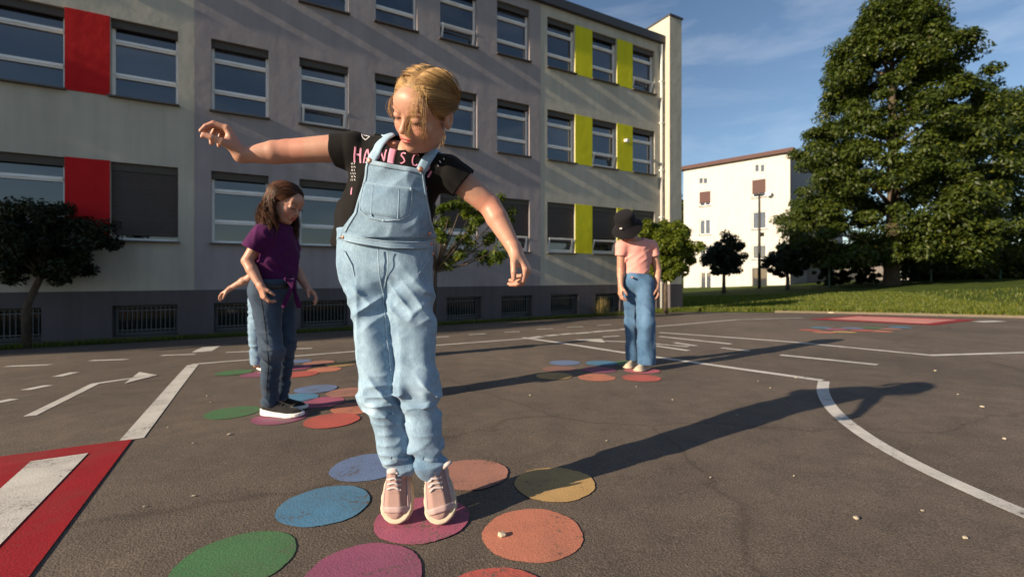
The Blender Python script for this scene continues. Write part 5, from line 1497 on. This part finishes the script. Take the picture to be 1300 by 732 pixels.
def girl_purple():
    g = gpt(352, 525); Y0 = g.y
    def J(px, py, dy=0.0): return np.array(at(px, py, Y0 + dy))
    P = Person((g.x, g.y, g.z), 'girl with long wavy brown hair in purple knotted shirt and blue jeans looking down')
    X1, Y1 = np.array([1., 0, 0]), np.array([0, 1., 0])
    hd0 = J(363, 257.5, -.02); HR = rotm(math.radians(76), math.radians(20), math.radians(4)); HS = 1.07
    nb = J(352, 288)
    shN, elN, wrN = J(334, 298, -.10), J(314, 331, -.13), J(331, 363, -.17)
    shF, elF, wrF = J(362, 299, .10), J(372, 336, .12), J(389, 364, .05)
    body = SD(); body.u(head_sdf(HR, hd0, HS)); body.u(rc(hd0 + (HR @ np.array([0, .018, -.075])) * HS, nb, .044, .048), .02)
    arms = SD(); limb_chain(arms, [shN, elN, elN + (wrN - elN) * .35, wrN], [.039, .032, .032, .021], .006); limb_chain(arms, [shF, elF, elF + (wrF - elF) * .35, wrF], [.039, .032, .032, .021], .006)
    arms.u(hand_sdf(wrN, (.28, -.05, -.95), (.62, .75, .1), True, [(.5, .6, .3), (.6, .7, .3), (.7, .7, .3), (.75, .7, .3)], .90, .5, .015), .015)
    arms.u(hand_sdf(wrF, (.78, -.1, -.60), (-.5, -.35, -.7), False, [(.35, .45, .2), (.45, .5, .25), (.5, .5, .3), (.55, .5, .3)], .92, .4, .02), .015)
    full = SD().u(body).u(arms, .01); c = []
    c.append(surf(full, hd0 - [.15, .15, .26], hd0 + [.15, .15, .15], .0032))
    for pts in ((shN, elN, wrN, wrN + [.10, -.03, -.14]), (shF, elF, wrF, wrF + [.13, -.03, -.12])):
        a = np.array(pts); c.append(surf(arms, a.min(0) - .06, a.max(0) + .06, .0036))
    c.append(surf(limb_chain(SD(), [J(352, 300), J(346, 368), J(345, 440, -.09), J(343, 505, -.05)], [.075, .07, .035, .032]), J(345, 520) - .14, J(350, 285) + .14, .012))
    v, q = merge(c); col = skin_cols(((v - hd0) @ HR) / HS, (0.45, 0.24, 0.17), (.04, .02, .012))
    col[np.linalg.norm(v - hd0, axis=1) > .17] = (0.45, 0.24, 0.17, 1)
    P.part('body', v, q, M['skin'], True, {'Col': col})
    tv, tf, tl = tubes(lash_paths(HR, hd0, HS), .0007, .0002); tag(P.part('eyelashes', tv, tf, M['dark_hair'], True, {'lv': tl}), kind='stuff')
    # hair: bulk and wavy strands falling to the shoulders
    hr = hair_cap(P, HR, hd0, HS, M['brown_hair'], (0, .86, .50), -.08, .004)
    r = np.random.default_rng(8); paths = []; lvs = []
    EC, ER = np.array([0, .014, .034]), np.array([.0715, .088, .074]) + .010
    down = (HR.T @ np.array([0, 0, -1.0])); back = HR.T @ np.array([-.28, 0, 0])
    for i in range(4600):
        sd = 1 if r.random() < .5 else -1
        az = r.uniform(-.05, 1.0) * math.pi / 2                          # where it falls: 0 side, 1 back
        if r.random() < .55:
            a = r.uniform(-.65, 1.0); a -= .12; u0 = np.array([sd * .03 + .01, math.sin(a), math.cos(a)]); out = np.array([sd * .40, .1, .30])
        else:
            k0 = r.random(); u0 = np.array([sd * (.06 + .88 * k0), -.78 + .40 * k0, .64 - .95 * k0]); az = r.uniform(.0, .55) * math.pi / 2; out = np.array([sd * .25, .0, .20 * (1 - k0)])
        dn = np.array([sd * math.cos(az), math.sin(az), -.22])
        t = np.linspace(0, 1, 26)[:, None]; k = np.clip(t / .45, 0, 1)
        u = (1 - k) * u0 + k * dn + np.sin(k * math.pi) * out; u /= np.linalg.norm(u, axis=1)[:, None]
        p = EC + u * ER * (1.0 + r.uniform(.01, .20) * np.sin(np.clip(t * 1.3, 0, 1) * math.pi / 2))
        hang = np.clip((t - .45) / .55, 0, 1); ln = r.uniform(.11, .215)
        cl_ = math.floor(az * 7) + sd * 3; ph = cl_ * 1.9 + r.normal() * .35
        wave = np.concatenate([np.sin(t * 17 + ph), np.cos(t * 15 + ph * 1.3), 0 * t], 1) * .017 * hang
        p = p + hang * ln * down + hang ** 1.5 * .13 * back * (az > .15) + wave + (r.normal(size=3) * .007) * hang
        paths.append(p); lvs.append(np.clip(r.normal(.40 + .18 * math.sin(cl_ * 2.2), .22), 0, 1))
    v1 = (np.array(paths) * HS) @ HR.T + hd0
    tv, tf, tl = tubes(v1, .0015, .0007, 3, np.array(lvs)); tag(P.part('hair_strands', tv, tf, M['brown_hair'], True, {'lv': tl}, hr), kind='stuff')
    # shirt
    ax = rotm(math.radians(62)) @ np.array([0, -1.0, 0])                  # way the chest faces
    s = SD(); s.u(rc(J(351, 352), J(352, 330), .118, .118, (ax, 1.25))).u(rc(J(352, 330), J(350, 308), .118, .120, (ax, 1.30)), .03)
    s.u(rc(shN + [.02, .02, 0], shF + [-.01, -.02, 0], .052, .052), .05).u(rc(nb + [0, -.02, -.02], nb + [0, .02, -.02], .062, .062), .04)
    s.u(rc(shN, shN + (elN - shN) * .66, .060, .066), .025).u(rc(shF, shF + (elF - shF) * .66, .060, .064), .025)
    s.disp(lambda Q: -(ridge((Q @ rotm(0, 0, .75)) * np.array([9, 9, 22]) + 4, 31) * .0065 + ridge(Q * np.array([18, 14, 6]), 33) * .0035))
    s.shell(.012); to = SD(); to.ops = s.ops[:2]
    for a_, b_, t_ in ((shN, elN, .60), (shF, elF, .60)):
        pt = a_ + (b_ - a_) * t_; d_ = (a_ - b_) / np.linalg.norm(a_ - b_); s.cut((lambda pt, d_: lambda Q: np.maximum(np.maximum((Q - pt) @ d_, np.linalg.norm(Q - pt, axis=1) - .13), .020 - to(Q)))(pt, d_))
    s.cut(ell(nb + [.012, 0, .045], (.066, .066, .045)), .004); s.cut(plane(J(350, 361), (-.25, 0, 1)))
    v, q = surf(s, J(330, 372) - [.16, .28, 0], J(375, 276) + [.12, .28, 0], .004); v = relax(v, q, 2)
    sh = P.part('shirt', v, q, M['purple_cloth'])
    # knot and its two tails in front of the belly
    kn = SD().u(ell(J(371, 360, -.06), (.020, .018, .018))).u(rc(J(371, 361, -.08), J(360, 388, -.10), .012, .013, (Y1, 2.6)), .015).u(rc(J(372, 361, -.06), J(379, 388, -.03), .012, .014, (Y1, 2.4)), .015).u(rc(J(371, 358, -.07), J(362, 354, -.10), .014, .008), .02).u(rc(J(371, 358, -.07), J(372, 352, 0), .014, .008), .02)
    kn.disp(lambda Q: -ridge(Q * np.array([50, 50, 14]), 41) * .003)
    v, q = surf(kn, J(358, 396) - [.06, .22, 0], J(384, 345) + [.04, .22, 0], .0035); P.part('knot', v, q, M['purple_cloth'], True, None, sh)
    # jeans
    j = SD(); kn_, kf_ = J(345, 445, -.09), J(364, 440, .05)
    limb_chain(j, [J(337, 372, -.06), kn_, J(342, 512, -.05)], [.088, .057, .044], .03)
    l2 = limb_chain(SD(), [J(356, 372, .06), kf_, J(355, 508, .07)], [.084, .054, .042], .03); j.u(l2, .012)
    j.u(rc(J(344, 366, -.03), J(350, 366, .04), .115, .112), .04); j.u(rc(J(345, 362), J(346, 352), .115, .11), .03)
    zb, zt = J(345, 512)[2], J(345, 355)[2]
    def jf(Q):
        z = (Q[:, 2] - zb) / (zt - zb); hem = np.exp(-((z - .07) / .1) ** 2); knee = np.exp(-((z - .42) / .13) ** 2)
        return -(ridge(Q * np.array([8, 8, 30]) + 2, 51) * (.009 * hem + .007 * knee + .001) + ridge((Q @ rotm(0, 0, .8)) * np.array([7, 7, 24]), 53) * (.004 * knee + .003))
    j.disp(jf); j.shell(.011); j.cut(plane(J(345, 511), (.1, 0, 1))); j.cut(plane(J(346, 354), (0, 0, -1)))
    v, q = surf(j, J(330, 520) - [.16, .26, 0], J(372, 345) + [.12, .26, 0], .0042); v = relax(v, q, 1)
    x, y = CX + F * v[:, 0] / v[:, 1], HY - F * (v[:, 2] - CAMH) / v[:, 1]
    w_ = .35 * np.exp(-(((x - 341) / 9) ** 2 + ((y - 405) / 30) ** 2)) + .4 * np.exp(-(((x - 350) / 12) ** 2 + ((y - 447) / 14) ** 2))
    je = P.part('jeans', v, q, M['mid_denim'], True, {'wear': np.clip(w_, 0, .8)})
    sol = SD(); sol.ops = [o_ for o_ in j.ops if o_[0] in 'ud']; jb = bvh_of(*surf(sol, J(330, 520) - [.16, .26, 0.02], J(372, 345) + [.12, .26, .03], .007))
    def GP(px, py):
        h = jb.ray_cast(Vector((0, 0, CAMH)), Vector(((px - CX) / F, 1.0, (HY - py) / F)).normalized()); return h[0] if h[0] is not None else at(px, py, Y0)
    sm = [ribbon(jb, [GP(*p) for p in l_], .002, .0012, .0002) for l_ in ([(329, 368), (336, 410), (340, 450), (338, 505)], [(322, 366), (330, 374), (336, 372)])]
    a, b_ = join(sm); P.part('seam', a, b_, M['knob'], True, None, je)
    a, b_ = ribbon(jb, [GP(*p) for p in ((324, 360), (338, 363), (352, 364), (366, 362))], .03, .003, .0005); P.part('belt', a, b_, M['knob'], True, None, je)
    # shoes
    put_shoe(P, J(384, 523, -.08), math.radians(82), .02, .262, .090, M['shoe_black'], M['white_sole'], 1.1, laces=M['knob'])
    put_shoe(P, J(389, 517, .09), math.radians(84), .02, .262, .090, M['shoe_black'], M['white_sole'], 1.1)
girl_purple()

def girl_hat():
    g = gpt(812, 468); Y0 = g.y
    def J(px, py, dy=0.0): return np.array(at(px, py, Y0 + dy))
    P = Person((g.x, g.y, g.z), 'girl in black bucket hat, salmon top and wide blue jeans looking at the ground')
    Y1 = np.array([0, 1., 0])
    hd0 = J(796, 290, -.06); HR = rotm(math.radians(-28), math.radians(40), math.radians(-6)); HS = 1.03
    nb = J(806, 306, .0)
    shA, elA, wrA = J(789, 312, -.02), J(788, 341, .0), J(788, 363, -.05)
    shB, elB, wrB = J(827, 312, .02), J(835, 343, .03), J(834, 364, -.03)
    body = SD(); body.u(head_sdf(HR, hd0, HS)); body.u(rc(hd0 + (HR @ np.array([0, .018, -.075])) * HS, nb, .044, .05), .02).u(rc(J(797, 310), J(818, 310), .05, .05), .03)
    arms = SD(); limb_chain(arms, [shA, elA, elA + (wrA - elA) * .35, wrA], [.040, .033, .032, .022], .006); limb_chain(arms, [shB, elB, elB + (wrB - elB) * .35, wrB], [.040, .033, .032, .022], .006)
    arms.u(hand_sdf(wrA, (-.12, -.25, -.95), (.9, .2, -.2), True, [(.5, .6, .3)] * 4, 1.02, .4), .015); arms.u(hand_sdf(wrB, (0, -.3, -.95), (-.9, .15, 0), False, [(.5, .6, .3), (.6, .6, .3), (.7, .7, .3), (.7, .7, .3)], 1.05, .4), .015)
    c = [surf(SD().u(body), hd0 - [.16, .17, .26], hd0 + [.17, .17, .14], .0045)]
    for pts in ((shA, elA, wrA, wrA + [0, -.05, -.15]), (shB, elB, wrB, wrB + [0, -.05, -.15])):
        a = np.array(pts); c.append(surf(arms, a.min(0) - .06, a.max(0) + .06, .0045))
    c.append(surf(limb_chain(SD(), [J(808, 318), J(811, 358), J(818, 400, -.05), J(819, 462, -.05)], [.055, .055, .035, .032]), J(812, 470) - [.2, .14, 0], J(812, 300) + [.2, .14, 0], .012))
    v, q = merge(c); col = skin_cols(((v - hd0) @ HR) / HS, (.46, .25, .175)); col[np.linalg.norm(v - hd0, axis=1) > .17] = (.46, .25, .175, 1)
    P.part('body', v, q, M['skin'], True, {'Col': col})
    hair_cap(P, HR, hd0, HS, M['dark_hair'], (0, .95, .3), -.09, .010, .005)
    # bucket hat: crown and sloping brim turned about the head axis
    m = MB(); n = 40; prof_ = [(.0, .150), (.060, .148), (.080, .140), (.087, .120), (.094, .060), (.097, .046), (.099, .042), (.118, .018), (.138, -.008), (.139, -.011), (.117, .013), (.096, .036)]
    for k in range(n):
        a = 2 * math.pi * k / n
        for (r_, z) in prof_:
            rr_ = r_ * (1 + .012 * math.sin(3 * a + z * 30)); m.v.append((rr_ * math.cos(a) * .95, rr_ * math.sin(a) * 1.08 + .010, z + .012 * math.sin(2 * a + .6) * (r_ > .1)))
    L_ = len(prof_)
    for k in range(n):
        for i in range(L_ - 1): m.f.append((k * L_ + i, ((k + 1) % n) * L_ + i, ((k + 1) % n) * L_ + i + 1, k * L_ + i + 1))
    tl_ = rotm(0, math.radians(-4), 0)
    hv = (np.array(m.v) @ tl_.T * HS) @ HR.T + hd0
    hat = P.part('bucket_hat', hv, [tuple(reversed(f_)) for f_ in m.f], M['hat_cloth'])
    lg = np.array([(-.010, -.098, .070), (.010, -.098, .070), (.010, -.096, .082), (-.010, -.096, .082)]) + np.array([-.02, -.010, 0])
    P.part('logo', (lg @ tl_.T * HS) @ HR.T + hd0, [(0, 1, 2, 3)], M['white_print'], False, None, hat)
    # salmon ribbed top
    s = SD(); s.u(rc(J(810, 350), J(809, 330), .104, .106, (Y1, 1.35))).u(rc(J(809, 330), J(808, 316), .106, .116, (Y1, 1.4)), .03).u(rc(shA + [.015, 0, 0], shB + [-.01, 0, 0], .05, .05), .05).u(rc(nb, J(806, 312), .055, .055), .04)
    s.u(rc(shA, shA + (elA - shA) * .55, .052, .052), .025).u(rc(shB, shB + (elB - shB) * .55, .053, .054), .025)
    s.disp(lambda Q: -(ridge((Q @ rotm(0, 0, -.6)) * np.array([9, 9, 22]) + 4, 61) * .005 + np.sin(Q[:, 0] * 420) * .0004)); s.shell(.016); to = SD(); to.ops = s.ops[:2]
    for a_, b_, t_ in ((shA, elA, .42), (shB, elB, .42)):
        pt = a_ + (b_ - a_) * t_; d_ = (a_ - b_) / np.linalg.norm(a_ - b_); s.cut((lambda pt, d_: lambda Q: np.maximum(np.maximum((Q - pt) @ d_, np.linalg.norm(Q - pt, axis=1) - .12), .018 - to(Q)))(pt, d_))
    s.cut(ell(nb + [-.01, -.03, .035], (.085, .09, .05)), .004); s.cut(plane(J(810, 348), (-.12, 0, 1)))
    v, q = surf(s, J(784, 356) - [.1, .2, 0], J(832, 297) + [.1, .2, 0], .0048); v = relax(v, q, 2); P.part('top', v, q, M['salmon_cloth'])
    # wide jeans, the near leg slit at the hem
    j = SD(); limb_chain(j, [J(801, 362, .03), J(801, 410, .09), J(804, 460, .10)], [.070, .052, .054], .03)
    l2 = limb_chain(SD(), [J(818, 362, -.03), J(820, 410, -.07), J(820, 461, -.07)], [.080, .070, .076], .03); j.u(l2, .002)
    j.u(rc(J(805, 358), J(818, 358), .078, .078), .04).u(rc(J(811, 356), J(811, 346), .110, .108, (Y1, 1.25)), .03)
    zb, zt = J(812, 462)[2], J(812, 348)[2]
    def jf(Q):
        z = (Q[:, 2] - zb) / (zt - zb)
        return -(ridge(Q * np.array([14, 12, 5]) + 2, 71) * .011 * np.clip(1.1 - z, .3, 1) + ridge((Q @ rotm(0, 0, .7)) * np.array([7, 7, 22]), 73) * .005)
    j.disp(jf); j.shell(.014); j.cut(plane(J(812, 459.5), (0, 0, 1))); j.cut(plane(J(811, 347), (-.12, 0, -1)))
    sl = J(830, 463, -.06); j.cut(lambda Q: np.maximum(np.maximum(sl[0] - .012 - Q[:, 0], np.abs(Q[:, 1] - sl[1]) - .016), Q[:, 2] - sl[2] - .20))
    v, q = surf(j, J(794, 470) - [.08, .22, 0], J(832, 340) + [.08, .22, 0], .0050); v = relax(v, q, 1)
    x, y = CX + F * v[:, 0] / v[:, 1], HY - F * (v[:, 2] - CAMH) / v[:, 1]
    w_ = .35 * np.exp(-(((x - 818) / 6) ** 2 + ((y - 395) / 25) ** 2)) + .2 * np.exp(-(((x - 803) / 5) ** 2 + ((y - 400) / 25) ** 2))
    je = P.part('jeans', v, q, M['blue_denim'], True, {'wear': np.clip(w_, 0, .8)})
    bt = MB(); b0 = J(803, 352, -.115); bt.tube([tuple(b0 + [0, .02, 0]), tuple(b0 + [0, -.006, 0])], .009, 10); P.part('button', bt.v, bt.f, M['copper'], True, None, je)
    put_shoe(P, J(795, 469, -.03), math.radians(-38), .03, .235, .095, M['shoe_beige'], M['shoe_sole'], .9)
    put_shoe(P, J(808, 471, -.18), math.radians(-42), .03, .235, .095, M['shoe_beige'], M['shoe_sole'], .9)
girl_hat()

def girl_behind():
    g = gpt(330, 470); Y0 = g.y
    def J(px, py, dy=0.0): return np.array(at(px, py, Y0 + dy))
    P = Person((g.x, g.y, g.z), 'child in pale jeans and pale sneakers hidden behind the girl in the purple shirt')
    Y1 = np.array([0, 1., 0]); hd0 = J(350, 300); HR = rotm(math.radians(60), math.radians(25), 0); HS = 1.0
    sh1, el1, wr1 = J(336, 330, -.1), J(318, 352, -.12), J(292, 366, -.12)
    body = SD(); body.u(head_sdf(HR, hd0, HS)); body.u(rc(hd0 + (HR @ np.array([0, .018, -.075])) * HS, J(345, 322), .044, .05), .02)
    limb_chain(body, [sh1, el1, el1 + (wr1 - el1) * .35, wr1], [.042, .034, .034, .022]); body.u(hand_sdf(wr1, (-.86, 0, -.5), (.3, .3, -.9), True, [(.4, .5, .3)] * 4, 1.05, .4), .015)
    limb_chain(body, [J(350, 328, .08), J(362, 350, .1), J(372, 370, .0)], [.042, .034, .022])
    limb_chain(body, [J(342, 335), J(335, 375)], [.09, .09]); limb_chain(body, [J(328, 390, -.05), J(326, 425, -.05), J(326, 462, -.05)], [.05, .045, .034])
    v, q = surf(body, J(270, 475) - [.1, .28, 0], J(385, 275) + [.1, .28, 0], .006); col = skin_cols(((v - hd0) @ HR) / HS, (.45, .24, .17)); col[np.linalg.norm(v - hd0, axis=1) > .17] = (.45, .24, .17, 1)
    P.part('body', v, q, M['skin'], True, {'Col': col}); hair_cap(P, HR, hd0, HS, M['brown_hair'], (0, .92, .39), -.08, .012, .006)
    s = SD(); s.u(rc(J(340, 372), J(343, 335), .115, .11, (Y1, 1.1))).u(rc(sh1, J(350, 330, .08), .05, .05), .04).u(rc(sh1, sh1 + (el1 - sh1) * .5, .05, .05), .03); s.cut(plane(J(340, 378), (0, 0, 1)))
    v, q = surf(s, J(318, 385) - [.1, .28, 0], J(365, 312) + [.1, .28, 0], .007); P.part('shirt', v, q, M['purple_cloth'])
    j = SD(); limb_chain(j, [J(329, 385, -.06), J(326, 425, -.09), J(327, 460, -.06)], [.088, .066, .052], .03); j.u(limb_chain(SD(), [J(343, 385, .06), J(345, 425, .04), J(343, 460, .05)], [.085, .064, .050], .03), .012)
    j.u(rc(J(331, 380), J(343, 378), .095, .095), .04)
    j.disp(lambda Q: -(ridge(Q * np.array([8, 8, 26]) + 2, 81) * .007 + ridge((Q @ rotm(0, 0, .7)) * np.array([7, 7, 22]), 83) * .004)); j.shell(.014); j.cut(plane(J(330, 461), (0, 0, 1))); j.cut(plane(J(336, 373), (0, 0, -1)))
    v, q = surf(j, J(312, 468) - [.1, .28, 0], J(360, 366) + [.1, .28, 0], .0055); v = relax(v, q, 1); P.part('jeans', v, q, M['light_denim'], True, {'wear': np.zeros(len(v))})
    put_shoe(P, J(344, 472, -.1), math.radians(55), .03, .22, .088, M['shoe_pale'], M['white_sole'], 1.1, laces=M['lace'], h=.005)
    put_shoe(P, J(362, 467, .06), math.radians(55), .03, .22, .088, M['shoe_pale'], M['white_sole'], 1.1, h=.005)
girl_behind()
